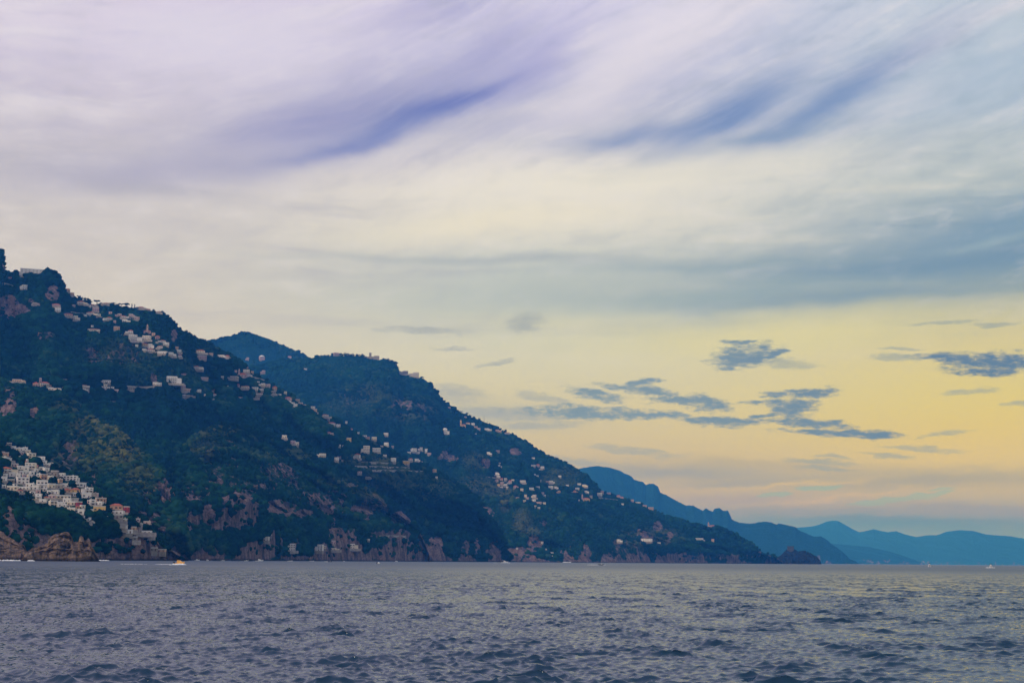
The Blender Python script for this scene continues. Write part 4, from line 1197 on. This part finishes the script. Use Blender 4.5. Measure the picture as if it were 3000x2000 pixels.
house(1182, 1091, 26, 10, 'G', label='grey stone house on the right-hand crest beside a cream hotel', cat='house', only=NN, yaw=-.1)
house(1213, 1097, 28, 14, 'C', name='hotel', label='cream hotel on the shoulder of the right-hand crest', cat='hotel', only=NN, yaw=-.1)
print('houses', len(HOUSES))


# every house gets the words that tell it from the others of its place
def word_size(d):
    a = d['w'] * d['h']
    return 'small' if a < 75 else ('large' if a > 300 else '')


ORD = ['', 'first', 'second', 'third', 'fourth', 'fifth', 'sixth', 'seventh', 'eighth', 'ninth', 'tenth', 'eleventh', 'twelfth']


def key_words(d):
    roof = {'t': 'red-roofed', 'f': 'flat-roofed', 'd': 'domed'}[d['roof']]
    shape = 'tall narrow' if d['h'] > 1.15 * d['w'] else ('long low' if d['w'] > 3.4 * d['h'] else word_size(d))
    return ' '.join(x for x in (shape, WORD[d['c']], roof) if x)


def noun(d):
    if d['roof'] == 't':
        return 'villa'
    return 'cottage' if d['w'] * d['h'] < 62 else 'house'


def label_houses():
    groups = {}
    for d in HOUSES:
        if d['label']:
            tag(d['o'], d['label'], d['cat'] or 'house', 'buildings on the hillsides')
        else:
            groups.setdefault((d['place'], key_words(d), noun(d)), []).append(d)
            d['o'].name = noun(d)
    for (place, kw, nn), ds in groups.items():
        if nn == 'cottage':
            kw = kw.replace('small ', '')
        ds.sort(key=lambda d: d['u'])
        n = len(ds)
        for i, d in enumerate(ds):
            if n == 1:
                s = f'{kw} {nn} {place}'
            elif i == n - 1:
                s = f'rightmost {kw} {nn} {place}'
            elif i == 0:
                s = f'leftmost {kw} {nn} {place}'
            else:
                s = f'{ORD[i + 1]} {kw} {nn} from left {place}'
            tag(d['o'], s, nn, 'houses ' + place)
            if len(s.split()) > 16:
                print('LONG', s)


label_houses()
# ------------------------------------------------------------------ landmarks
M_STONE = paint('old_stone', (.40, .33, .24), .3, scale=.3)
M_DARKSTONE = paint('weathered_stone', (.07, .062, .055), .35, scale=.3)
M_OCHRE = paint('ochre_plaster', (.66, .42, .17), .2, scale=.25)
M_PINKST = paint('pink_stone', (.48, .34, .30), .2, scale=.25)
M_IRON = paint('grey_steel', (.22, .23, .25), .2, rough=.5)
M_WIN = M_PANE


def place(name, u, v, label, cat, only=None, yaw=0.0, back=1.5, r=None):
    if r is None:
        for dv in (0, 3, 6, 10, 16, 24):
            q = float(hit([u], [v + dv], only)[0][0])
            if math.isfinite(q):
                r = q
                break
    p = at(u, v, r - back)
    root = empty(name, p, -math.atan2(p.x, p.y) + yaw)
    tag(root, label, cat)
    return root, r / F


def win(root, x, y, z, w, h):
    MB().box(x - w / 2, x + w / 2, y - .06, y + .1, z, z + h).build('window', M_WIN, root)


def church(u, v, w, h, tu, tv, th, tw, mat, tmat, label, only, dome=False, spire=True):
    """nave centred at (u, v) w by h; bell tower at column tu from tv up th photo pixels"""
    root, m = place('church', u, v + h / 2, label, 'church', only)
    W_, H_ = w * m, h * m
    MB().box(-W_ / 2, W_ / 2, 0, W_ * .6, -6, H_ * .72).build('nave', mat, root)
    rf = MB().box(-W_ / 2 - .3, W_ / 2 + .3, -.3, W_ * .6 + .3, H_ * .72 + .004, H_ * .72 + .25)
    rf.hip(-W_ / 2 - .3, W_ / 2 + .3, -.3, W_ * .6 + .3, H_ * .72 + .252, H_ * .3)
    rf.build('roof', M_TILE, root)
    for k in range(max(2, int(W_ / 5))):
        n = max(2, int(W_ / 5))
        win(root, -W_ / 2 + (k + .5) * W_ / n, 0, H_ * .34, 1.1, H_ * .26)
    x = (tu - u) * m
    z0, tt, ww = (v + h / 2 - tv) * m, th * m, tw * m / 2
    tower = MB().box(x - ww, x + ww, -1.0, 2 * ww - 1.0, -6, z0 + tt * .62)
    tower.box(x - ww - .3, x + ww + .3, -1.3, 2 * ww - .7, z0 + tt * .62 + .004, z0 + tt * .66)
    tower.box(x - ww * .8, x + ww * .8, -1 + ww * .2, 2 * ww - 1 - ww * .2, z0 + tt * .662, z0 + tt * .80)
    tw_o = tower.build('bell_tower', tmat, root)
    for s in (-.4, .4):
        MB().box(x + s * ww - .3, x + s * ww + .3, -1.06, -.9, z0 + tt * .42, z0 + tt * .58).build('bell_opening', M_WIN, tw_o)
    sp = MB()
    if spire:
        sp.lathe([(ww * .85, z0 + tt * .802), (ww * .6, z0 + tt * .88), (ww * .15, z0 + tt), (.02, z0 + tt * 1.06)], 8, x, ww - 1.0)
    else:
        sp.lathe([(ww * .8, z0 + tt * .802), (ww * .7, z0 + tt * .9), (ww * .4, z0 + tt * .97), (.02, z0 + tt)], 12, x, ww - 1.0)
    sp.build('spire', tmat, tw_o)
    KEEP_OUT.append((u - w * .8, u + w * .8, v - h * 1.2, v + h * .5 + 3))
    KEEP_OUT.append((tu - tw, tu + tw, tv - th, tv + 3))
    return root


church(1357, 1246, 15, 9, 1350, 1250, 21, 5, M_OCHRE, M_OCHRE, 'orange church with a tall pointed bell tower alone on the far slope', ['N'])
church(1716, 1463, 23, 11, 1706, 1462, 15, 4.5, M_OCHRE, M_PINKST, 'yellow church with red roof and pink bell tower in the far village', ['N'])
church(2086, 1541, 22, 7, 2076, 1542, 13, 4.5, M_PINKST, M_PINKST, 'pink church with a bell tower on the skyline near the end of the cape', ['N'])
church(431, 972, 20, 11, 431, 968, 18, 5, M_PINKST, M_PINKST, 'pink church with bell tower above the broad white hotel of the upper village', ['M'], spire=True)
church(709, 1101, 26, 18, 700, 1100, 20, 5, M_PINKST, M_PINKST, 'large pink church with a square bell tower on the descending ridge', ['M'], spire=False)

# the fortress on the right-hand crest
root, m = place('fortress', 1096, 1053, 'sand-coloured fortress with square tower on the top of the right-hand crest', 'fortress', ['N'])
b = MB().box(-1 * m, 15 * m, 0, 14, -8, 11 * m).box(-26 * m, -1.02 * m, 2, 12, -8, 9 * m)
b.build('wall', M_STONE, root)
mer = MB()
for k in range(9):
    x = -1 * m + (k + .25) * 16 * m / 9
    mer.box(x, x + .9 * m, 0, 1, 11 * m + .004, 11 * m + 1.3)
mer.build('battlement', M_STONE, root)
MB().box(-15 * m, -8 * m, -1, 7, -8, 19 * m).box(-15.4 * m, -7.6 * m, -1.5, 7.5, 19 * m + .004, 19.9 * m).build('tower', M_STONE, root)
for k in range(4):
    win(root, (1 + 3.6 * k) * m, 0, 5 * m, 1.4, 2.2)
for z in (9, 14):
    win(root, -11.5 * m, -1, z * m, 1.4, 2.2)
KEEP_OUT.append((1066, 1113, 1025, 1056))

# the watch tower on the islet
root, m = place('watch_tower', 2316, 1610, 'dark square watch tower on top of the rocky islet at the cape', 'tower', ['I'], back=-2)
MB().loft([[(-s, -s, z), (s, -s, z), (s, s, z), (-s, s, z)] for s, z in ((9.5 * m, -6), (8.6 * m, 8 * m))]).build('wall', M_DARKSTONE, root)
MB().box(-9.4 * m, 9.4 * m, -9.4 * m, 9.4 * m, 8 * m + .004, 9.4 * m).build('parapet', M_DARKSTONE, root)
mer = MB()
for k in range(5):
    mer.box((-9.4 + 4.1 * k) * m, (-7.2 + 4.1 * k) * m, -9.4 * m, -8.2 * m, 9.4 * m + .004, 10.8 * m)
mer.build('battlement', M_DARKSTONE, root)
win(root, 0, -9 * m, 4 * m, 1.6, 2.4)

# radio masts on the far crest
def mast(u, v, hpx, wd, label):
    root, m = place('radio_mast', u, v, label, 'mast', ['N'])
    hh = hpx * m
    b = MB()
    for sx, sy in ((-1, -1), (1, -1), (1, 1), (-1, 1)):
        b.tube((sx * wd, sy * wd, -3), (sx * wd * .35, sy * wd * .35, hh), .22, .16, 5)
    n = 8
    for k in range(n):
        z0, z1 = hh * k / n, hh * (k + 1) / n
        q0, q1 = wd * (1 - .65 * k / n), wd * (1 - .65 * (k + 1) / n)
        s = 1 if k % 2 else -1
        b.tube((-s * q0, -q0, z0), (s * q1, -q1, z1), .12, .12, 4).tube((s * q0, q0, z0), (-s * q1, q1, z1), .12, .12, 4)
        b.tube((-q0, -q0, z0), (q0, -q0, z0), .10, .10, 4)
    b.build('lattice', M_IRON, root)
    MB().tube((0, 0, hh * .96), (0, 0, hh * 1.15), .15, .06, 5).build('antenna', M_IRON, root)


mast(1418, 1233, 16, 1.1, 'tall steel lattice radio mast against the sky on the far crest')
mast(1428, 1239, 6, .8, 'short steel mast just right of the tall radio mast')

# retaining walls and road walls that run level across the slopes
M_WALLST = paint('dry_stone_wall', (.34, .31, .28), .3, scale=.4)
for pts, th, key, lab in [
        ([(160, 1108), (178, 1111), (197, 1112)], 3, ['M'], 'pale wall of a track above the maquis hilltop'),
        ([(172, 1128), (190, 1132), (222, 1135)], 3, ['M'], 'pale retaining wall between the maquis hilltop and the hamlet'),
        ([(352, 1127), (385, 1132), (420, 1133), (456, 1131)], 2.5, ['M'], 'pale road wall running right from the hamlet above the maquis hill'),
        ([(262, 1177), (310, 1175), (355, 1177), (400, 1184)], 2, ['M'], 'thin terrace wall low on the slope below the hamlet'),
        ([(774, 1153), (792, 1158), (812, 1164)], 2.5, ['M'], 'road wall slanting down right of the terraces'),
        ([(742, 1168), (770, 1169), (800, 1169)], 2, ['M'], 'level wall under the terraces below the ridge church'),
        ([(735, 1103), (755, 1107), (775, 1113)], 2.5, ['M'], 'road wall slanting down from the large pink church'),
        ([(355, 980), (365, 982), (376, 983)], 2.5, ['M'], 'short wall left of the broad white hotel'),
        ([(205, 913), (230, 917), (255, 919)], 2, ['M'], 'thin road wall in the left part of the upper village'),
        ([(0, 828), (20, 831), (40, 838)], 2.5, ['M'], 'pale road wall on the left edge under the crest'),
        ([(1428, 1397), (1442, 1398), (1457, 1398)], 2, ['N'], 'track wall left of the far village'),
        ([(1660, 1443), (1672, 1443), (1682, 1440)], 2.5, ['N'], 'road wall left of the yellow church'),
        ([(1740, 1456), (1775, 1460), (1810, 1464)], 2, ['N'], 'road wall right of the yellow church'),
        ([(610, 1561), (660, 1560), (718, 1561)], 2.2, ['L'], 'coast road wall under the big bare cliff'),
        ([(1105, 1569), (1150, 1568), (1190, 1570)], 2.2, ['L'], 'coast road wall under the right end of the cliff hill'),
        ([(1055, 1352), (1110, 1354), (1160, 1358)], 1.8, ['M'], 'upper terrace wall on the green valley slope'),
        ([(1040, 1364), (1110, 1366), (1200, 1369)], 1.8, ['M'], 'middle terrace wall on the green valley slope'),
        ([(1090, 1376), (1160, 1377), (1240, 1380)], 1.8, ['M'], 'lower terrace wall on the green valley slope')]:
    P, uu = [], np.linspace(pts[0][0], pts[-1][0], max(8, int((pts[-1][0] - pts[0][0]) / 4)))
    vv = np.interp(uu, [p[0] for p in pts], [p[1] for p in pts])
    rr = hit(uu, vv, key)[0]
    ok = np.isfinite(rr)
    if ok.sum() < 4:
        print('no ground for', lab)
        continue
    rr = np.interp(uu, uu[ok], rr[ok])
    rr = np.convolve(np.pad(rr, 2, 'edge'), np.ones(5) / 5, 'valid') - 2.0
    secs = []
    for u_, v_, r_ in zip(uu, vv, rr):
        KEEP_OUT.append((u_ - 5, u_ + 5, v_ - 2, v_ + 8))
        p = at(u_, v_ + th / 2, r_)
        d = Vector((p.x, p.y, 0)).normalized()
        hh = th * r_ / F
        secs.append([p + Vector((0, 0, -3)), p + Vector((0, 0, hh)), p + d * 1.2 + Vector((0, 0, hh)), p + d * 1.2 + Vector((0, 0, -3))])
    ob = MB().loft(secs).build('retaining_wall', M_WALLST)
    tag(ob, lab, 'wall', 'retaining walls across the slopes')

# ------------------------------------------------------------------ trees that stand out one by one
M_BARK = paint('bark', (.09, .065, .05), .3, rough=.95)


def tree_mesh(kind, rng):
    """crown of many leaf clumps on a forked trunk, about 1 unit high"""
    if kind == 'pine':
        lobes = [(rng.uniform(-.34, .34), rng.uniform(-.34, .34), .78 + rng.uniform(-.06, .08), .24, .11) for _ in range(8)]
    elif kind == 'cypress':
        lobes = [(0, 0, z, .13 * (1.15 - abs(z - .42)), .14) for z in (.2, .32, .45, .58, .7, .82, .92)]
    else:
        lobes = [(rng.uniform(-.28, .28), rng.uniform(-.28, .28), rng.uniform(.22, .80), rng.uniform(.18, .28), rng.uniform(.16, .22)) for _ in range(11)]
    base, f = ico(1)
    crown = MB()
    for x, y, z, a, b in lobes:
        for _ in range(16):
            d = rng.normal(size=3)
            d /= np.linalg.norm(d)
            q = rng.uniform(.45, 1.0)
            s = rng.uniform(.030, .070) * (.7 if kind == 'cypress' else 1.25)
            vs = base * (1 + .5 * (rng.random(len(base))[:, None] - .5)) * (s, s, s * .75) + np.array([x, y, z]) + d * q * np.array([a, a, b])
            crown.add([tuple(p) for p in vs], [tuple(t) for t in f])
    trunk = MB().tube((0, 0, -.25), (.02, .01, .40), .045, .032, 7).tube((.02, .01, .38), (-.03, .02, .72), .030, .014, 6)
    if kind != 'cypress':
        for x, y, z, a, b in lobes[:4]:
            trunk.tube((.015, .01, .36), (x * .8, y * .8, z), .022, .009, 5)
    return crown.mesh('crown'), trunk.mesh('trunk')


TREES = {}
for kind, n in (('pine', 3), ('oak', 4), ('cypress', 2)):
    TREES[kind] = []
    for i in range(n):
        c, t = tree_mesh(kind, np.random.default_rng(40 + i + 7 * len(kind)))
        c.materials.append(M_LEAF)
        t.materials.append(M_BARK)
        at_ = c.attributes.new('tint', 'FLOAT', 'POINT')
        at_.data.foreach_set('value', np.random.default_rng(i).uniform(.1, .6, len(c.vertices)).astype(np.float32))
        TREES[kind].append((c, t))
TN = {'pine': 'umbrella_pine', 'oak': 'holm_oak', 'cypress': 'cypress'}
TW = {'pine': 'flat-crowned umbrella pine', 'oak': 'round dark evergreen tree', 'cypress': 'slim dark cypress'}
tree_rows = [
    ('on the left crest beside the long hotel', ['M'], [(24, 806, 9, 'oak'), (34, 805, 10, 'oak'), (47, 803, 12, 'pine'), (134, 803, 12, 'oak'), (142, 803, 9, 'oak'), (153, 806, 10, 'oak'), (163, 811, 9, 'oak'), (172, 818, 9, 'oak')]),
    ('on the skyline left of the upper village', ['M'], [(188, 844, 8, 'oak'), (231, 873, 8, 'pine'), (240, 876, 8, 'oak'), (250, 878, 9, 'oak'), (262, 884, 12, 'oak'), (284, 891, 12, 'pine')]),
    ('on the skyline above the upper village', ['M'], [(295, 893, 10, 'oak'), (322, 893, 9, 'oak'), (334, 895, 9, 'pine'), (346, 896, 8, 'oak'), (356, 897, 9, 'pine'), (372, 901, 13, 'pine'), (386, 902, 12, 'cypress'), (394, 903, 12, 'cypress'), (402, 905, 9, 'oak'), (424, 907, 8, 'oak'), (448, 911, 8, 'oak'), (477, 917, 9, 'oak')]),
    ('on the steep skyline right of the upper village', ['M'], [(514, 953, 9, 'oak'), (528, 964, 8, 'oak'), (545, 972, 8, 'oak'), (556, 978, 8, 'oak'), (572, 987, 8, 'oak'), (600, 998, 7, 'oak')]),
    ('on the crest left of the fortress', ['N'], [(940, 1047, 9, 'oak'), (950, 1046, 10, 'oak'), (960, 1045, 9, 'oak'), (976, 1043, 13, 'oak'), (1000, 1042, 11, 'oak'), (1011, 1042, 12, 'oak'), (1022, 1043, 11, 'oak'), (1034, 1043, 10, 'oak'), (1046, 1044, 10, 'oak'), (1057, 1046, 12, 'oak'), (1065, 1049, 12, 'oak')]),
    ('on the crest right of the fortress', ['N'], [(1123, 1055, 9, 'oak'), (1132, 1057, 10, 'oak'), (1141, 1060, 9, 'oak'), (1150, 1064, 10, 'pine'), (1159, 1072, 14, 'pine'), (1234, 1112, 10, 'pine'), (1258, 1128, 8, 'oak'), (1276, 1147, 8, 'oak')]),
    ('on the far crest around the radio masts', ['N'], [(1342, 1206, 8, 'oak'), (1352, 1210, 7, 'pine'), (1366, 1216, 8, 'pine'), (1376, 1220, 8, 'oak'), (1403, 1230, 8, 'oak'), (1450, 1254, 7, 'oak'), (1464, 1260, 9, 'oak'), (1477, 1266, 11, 'oak'), (1505, 1276, 7, 'oak')]),
    ('on the crest falling towards the far ridge', ['N'], [(1540, 1297, 6, 'oak'), (1570, 1313, 6, 'oak'), (1630, 1345, 9, 'oak'), (1658, 1361, 8, 'oak'), (1690, 1379, 8, 'oak'), (1722, 1397, 8, 'oak'), (1745, 1420, 9, 'oak'), (1757, 1436, 9, 'oak'), (1773, 1443, 8, 'oak'), (1792, 1450, 9, 'cypress'), (1802, 1453, 8, 'oak'), (1840, 1463, 7, 'oak')]),
    ('on the skyline at the end of the cape', ['N'], [(1960, 1514, 7, 'oak'), (2110, 1550, 8, 'oak'), (2122, 1552, 9, 'oak'), (2140, 1561, 8, 'pine'), (2150, 1566, 8, 'oak'), (2178, 1582, 8, 'oak'), (2205, 1597, 7, 'oak')]),
    ('between the houses of the lower village', ['V'], [(62, 1343, 13, 'oak'), (84, 1348, 12, 'oak'), (44, 1352, 12, 'oak'), (118, 1386, 12, 'oak'), (136, 1380, 10, 'oak'), (180, 1407, 14, 'oak'), (160, 1404, 12, 'oak'), (140, 1452, 13, 'oak'), (216, 1453, 11, 'oak'), (258, 1468, 15, 'oak'), (228, 1418, 9, 'cypress'),
                                                        (262, 1500, 13, 'oak'), (318, 1500, 16, 'oak'), (305, 1484, 12, 'oak'), (206, 1446, 9, 'cypress'), (330, 1540, 14, 'oak'), (386, 1532, 14, 'oak'), (90, 1452, 14, 'oak'), (60, 1440, 12, 'oak'), (320, 1462, 12, 'oak'), (384, 1505, 11, 'oak'), (452, 1548, 16, 'oak'), (464, 1580, 16, 'oak')]),
]
for where, key, rows in tree_rows:
    cnt = {}
    for row in sorted(rows):
        cnt.setdefault(row[3], []).append(row)
    for kind, rs in cnt.items():
        for i, (u, v, hp, _) in enumerate(rs):
            r = None
            for dv in (0, 2, 4, 7, 11, 16):
                q = float(hit([u], [v + dv], key)[0][0])
                if math.isfinite(q):
                    r = q
                    break
            if r is None:
                continue
            p = at(u, v + 1, r - 2)
            n = len(rs)
            if n == 1:
                s = f'{TW[kind]} {where}'
            elif i in (0, n - 1):
                s = f'{"leftmost" if i == 0 else "rightmost"} {TW[kind]} {where}'
            else:
                s = f'{ORD[i + 1] if i < 12 else str(i + 1) + "th"} {TW[kind]} from left {where}'
            root = empty(TN[kind], p, random.uniform(0, 6.28))
            tag(root, s, 'tree', 'trees ' + where)
            c, t = random.choice(TREES[kind])
            S_ = hp * r / F * 1.25
            root.location.z -= S_ * (.22 if kind == 'oak' else .10)
            wid = random.uniform(1.0, 1.3) if kind != 'cypress' else 1
            for nm, me in (('crown', c), ('trunk', t)):
                o = bpy.data.objects.new(nm, me)
                COL.objects.link(o)
                o.parent, o.scale = root, (S_ * wid, S_ * wid, S_)

# ------------------------------------------------------------------ boats
M_HULLW = paint('white_gelcoat', (.80, .79, .77), .08, rough=.3, spec=.5)
M_HULLY = paint('varnished_yellow_hull', (.72, .36, .05), .2, rough=.3, spec=.5)
M_HULLD = paint('dark_blue_hull', (.03, .05, .09), .2, rough=.35, spec=.5)
M_AWN = paint('dark_canvas', (.035, .03, .035), .2)
M_TEAK = paint('teak_deck', (.32, .18, .08), .25)
M_MOT = paint('outboard_casing', (.05, .05, .055), .2, rough=.4)


def hull(L, B, D):
    """planked hull: bow at +x, waterline z = 0"""
    secs = []
    for i in range(9):
        t = i / 8
        x = -L / 2 + L * t
        w = B / 2 * (1 - max(0, (t - .45) / .55) ** 2.2) * (.92 + .08 * min(1, t * 4)) + .02
        sh = D * (.62 + .38 * t ** 2)
        rake = .10 * L * t ** 6
        secs.append([(x, -w * .25, -.25 * D), (x + rake * .5, -w * .8, 0), (x + rake, -w, sh), (x + rake, -w * .86, sh), (x + rake * .6, 0, sh * .62), (x + rake, w * .86, sh), (x + rake, w, sh), (x + rake * .5, w * .8, 0), (x, w * .25, -.25 * D)])
    return MB().loft(secs)


def boat(u, r, L, B, D, hm, label, head, kind='motor', group='boats off the shore'):
    p = on_water(u, r)
    root = empty('speedboat' if kind in ('motor', 'cruiser') else ('rowing_boat' if kind == 'row' else 'motorboat'), p, head)
    root.rotation_euler = (0, rad(-4 if kind in ('motor', 'cruiser') else 0), head)
    tag(root, label, 'boat', group)
    hull(L, B, D).build('hull', hm, root)
    MB().box(-L * .44, L * .18, -B * .36, B * .36, D * .36, D * .40).build('deck', M_TEAK, root)
    if kind == 'row':
        for x in (-.2, .05):
            MB().box(L * x, L * x + .3, -B * .38, B * .38, D * .5, D * .55).build('thwart', M_TEAK, root)
        return root
    MB().box(-L / 2 - .45, -L / 2 - .02, -.22, .22, -.2, D * .95).box(-L / 2 - .5, -L / 2 + .05, -.26, .26, D * .954, D * 1.35).build('outboard', M_MOT, root)
    if kind in ('cruiser', 'motor'):
        cab = MB().loft([[(L * a, -B * .34 * s, D * .8), (L * b, -B * .28 * s, D * zz), (L * b, B * .28 * s, D * zz), (L * a, B * .34 * s, D * .8)] for a, b, s, zz in ((-.12, -.10, 1, 1.75), (.12, .06, .95, 1.7), (.34, .30, .55, 1.0))])
        cab.build('cabin', M_HULLW if kind == 'cruiser' else hm, root)
        ws_ = MB().loft([[(L * .125, -B * .30, D * 1.10), (L * .075, -B * .25, D * 1.66), (L * .075, B * .25, D * 1.66), (L * .125, B * .30, D * 1.10)], [(L * .135, -B * .30, D * 1.10), (L * .085, -B * .25, D * 1.66), (L * .085, B * .25, D * 1.66), (L * .135, B * .30, D * 1.10)]])
        ws_.build('windscreen', M_WIN, root)
        aw = MB().box(-L * .36, L * .04, -B * .36, B * .36, D * 2.1, D * 2.18)
        for sx in (-.34, .02):
            for sy in (-.34, .34):
                aw.tube((L * sx, B * sy, D * .6), (L * sx, B * sy, D * 2.1 - .004), .03, .03, 5)
        aw.build('awning', M_AWN if kind == 'motor' else M_HULLW, root)
    if kind == 'cruiser':
        MB().tube((-L * .12, 0, D * 1.7), (-L * .18, 0, D * 3.3), .04, .02, 5).build('mast', M_IRON, root)
    if kind == 'skiff':
        MB().box(-.1, .5, -B * .2, B * .2, D * .42, D * 1.25).build('console', M_HULLW, root)
    return root


def b_foam(nt, p):
    g = nt.geo()
    n = nt.noise(g, 1.1, 5, .7)
    nt.put(p.inputs['Base Color'], nt.mix(nt.step(n, .35, .6), (.55, .58, .62), (.86, .87, .88)))
    p.inputs['Roughness'].default_value = .7


M_FOAM = material('white_foam', b_foam)


def foam(name, pts, label, seed, hgt=.35, n=60, gap=.25):
    """low ragged ridge of broken water along a list of (point, half-width)"""
    rng = np.random.default_rng(seed)
    base, f = ico(1)
    mb = MB()
    for _ in range(n):
        t = rng.random() * (len(pts) - 1)
        i = min(int(t), len(pts) - 2)
        fr = t - i
        if vnoise(np.array([t * 6.0 + seed]), np.array([seed * .7]))[0] < gap:
            continue
        c = Vector(pts[i][0]).lerp(Vector(pts[i + 1][0]), fr)
        w = pts[i][1] * (1 - fr) + pts[i + 1][1] * fr
        s = rng.uniform(.35, 1.0) * w
        o = np.array([c.x + rng.normal() * w * .6, c.y + rng.normal() * w * .6, 0.02])
        vs = base * (1 + .5 * (rng.random(len(base))[:, None] - .5)) * (s, s, hgt * rng.uniform(.4, 1.1)) + o
        mb.add([tuple(p) for p in vs], [tuple(t_) for t_ in f])
    ob = mb.build(name, M_FOAM)
    tag(ob, label, kind='stuff')
    return ob


def trail(u0, u1, r, w0, w1, k=6):
    return [(on_water(u0 + (u1 - u0) * i / k, r * (1 + .01 * math.sin(i * 2.1))), w0 + (w1 - w0) * i / k) for i in range(k + 1)]


# heading 0 points the bow along +x, to the right
boat(525, 560, 4.6, 1.9, 1.0, M_HULLY, 'yellow speedboat with dark awning throwing white spray in front of the cliffs', rad(-28), 'motor')
foam('wake_foam', trail(516, 540, 556, .9, .7), 'white spray around the yellow speedboat', 3, .45, 90, .1)
foam('wake_foam', trail(505, 345, 575, .5, .35, 10), 'broken white wake trailing left of the yellow speedboat', 4, .16, 90, .5)
foam('wake_foam', [(on_water(518, 540), .4), (on_water(500, 530), .3), (on_water(545, 546), .3)], 'white bow wave in front of the yellow speedboat', 8, .3, 50, .1)
boat(1478, 1750, 8.2, 2.6, 1.5, M_HULLW, 'white motor cruiser with a mast under way off the far slope', rad(12), 'cruiser')
foam('wake_foam', trail(1468, 1492, 1745, .8, .6), 'white spray around the white motor cruiser', 5, .5, 60, .1)
foam('wake_foam', trail(1446, 1456, 1760, .5, .5), 'white wake behind the white motor cruiser', 6, .3, 30, .2)
boat(1762, 1060, 3.4, 1.4, .7, M_HULLD, 'small dark open boat with a long white wake off the cape', rad(8), 'skiff')
foam('wake_foam', trail(1757, 1722, 1062, .6, .35), 'long white wake left of the small dark open boat', 7, .28, 80, .15)
foam('wake_foam', trail(1764, 1778, 1058, .4, .2), 'white spray right of the small dark open boat', 9, .2, 30, .2)
boat(967, 1500, 3.4, 1.4, .8, M_HULLD, 'small dark dinghy with a short white wake under the cliff hill', rad(5), 'skiff')
foam('wake_foam', trail(963, 950, 1500, .7, .4), 'short white wake left of the small dark dinghy', 10, .35, 40, .1)
boat(1109, 900, 2.8, 1.2, .8, M_HULLW, 'small white open boat alone below the far slope', rad(60), 'skiff')
boat(2722, 1500, 6.0, 2.4, 1.7, M_HULLW, 'white boat far out on the horizon, left of two', rad(80), 'motor')
boat(2902, 1250, 5.4, 2.4, 1.6, M_HULLW, 'white boat with spray on the horizon, right of two', rad(75), 'motor')
foam('wake_foam', trail(2888, 2914, 1240, .6, .5), 'white spray around the right boat on the horizon', 11, .4, 50, .15)
for u, r, L, hm, hd, kd, lab in [
        (576, 1500, 5.5, M_HULLW, 20, 'motor', 'white boat moored leftmost under the cliffs'), (607, 1520, 5, M_HULLW, 70, 'motor', 'white boat moored bow-on under the cliffs, second from left'),
        (634, 1540, 8, M_HULLD, 5, 'row', 'long dark boat moored close to the rocks'), (652, 1540, 4.5, M_HULLW, 40, 'skiff', 'small white boat just right of the long dark boat'),
        (689, 1560, 9, M_HULLD, 0, 'row', 'very long low dark boat by the rocks'), (721, 1570, 5, M_HULLW, 25, 'skiff', 'white boat between the low dark boat and the short dark boat'),
        (733, 1500, 5, M_HULLD, 0, 'row', 'short dark boat moored beside the white boats'), (759, 1480, 7.5, M_HULLW, 10, 'motor', 'largest white boat moored under the big bare cliff'),
        (849, 1640, 5.5, M_HULLW, 0, 'row', 'low white boat under the square white house'), (913, 1680, 5, M_HULLW, 10, 'row', 'small white boat left of the white house by the water'),
        (1007, 1740, 4, M_HULLW, 50, 'skiff', 'white boat at the foot of the cream house by the water'), (1160, 2050, 5, M_HULLW, 30, 'motor', 'white boat under the right end of the cliff hill')]:
    boat(u, r, L, L * .34, L * .17, hm, lab, rad(hd), kd, 'boats moored under the cliffs')

# surf at the foot of the rocks
for i, (u0, u1, r, w, lab) in enumerate([(5, 46, 905, 1.2, 'white surf at the foot of the headland at the left edge'), (84, 96, 900, .9, 'small patch of surf at the foot of the brown rock'),
                                         (291, 318, 1150, 1.0, 'white surf just right of the brown rock'), (1650, 1668, 3000, 2.2, 'pale surf on the shore of the cape')]):
    foam('surf_foam', trail(u0, u1, r, w, w), lab, 20 + i, .7 * w, 70, .35)
grow(150000)
boulders()
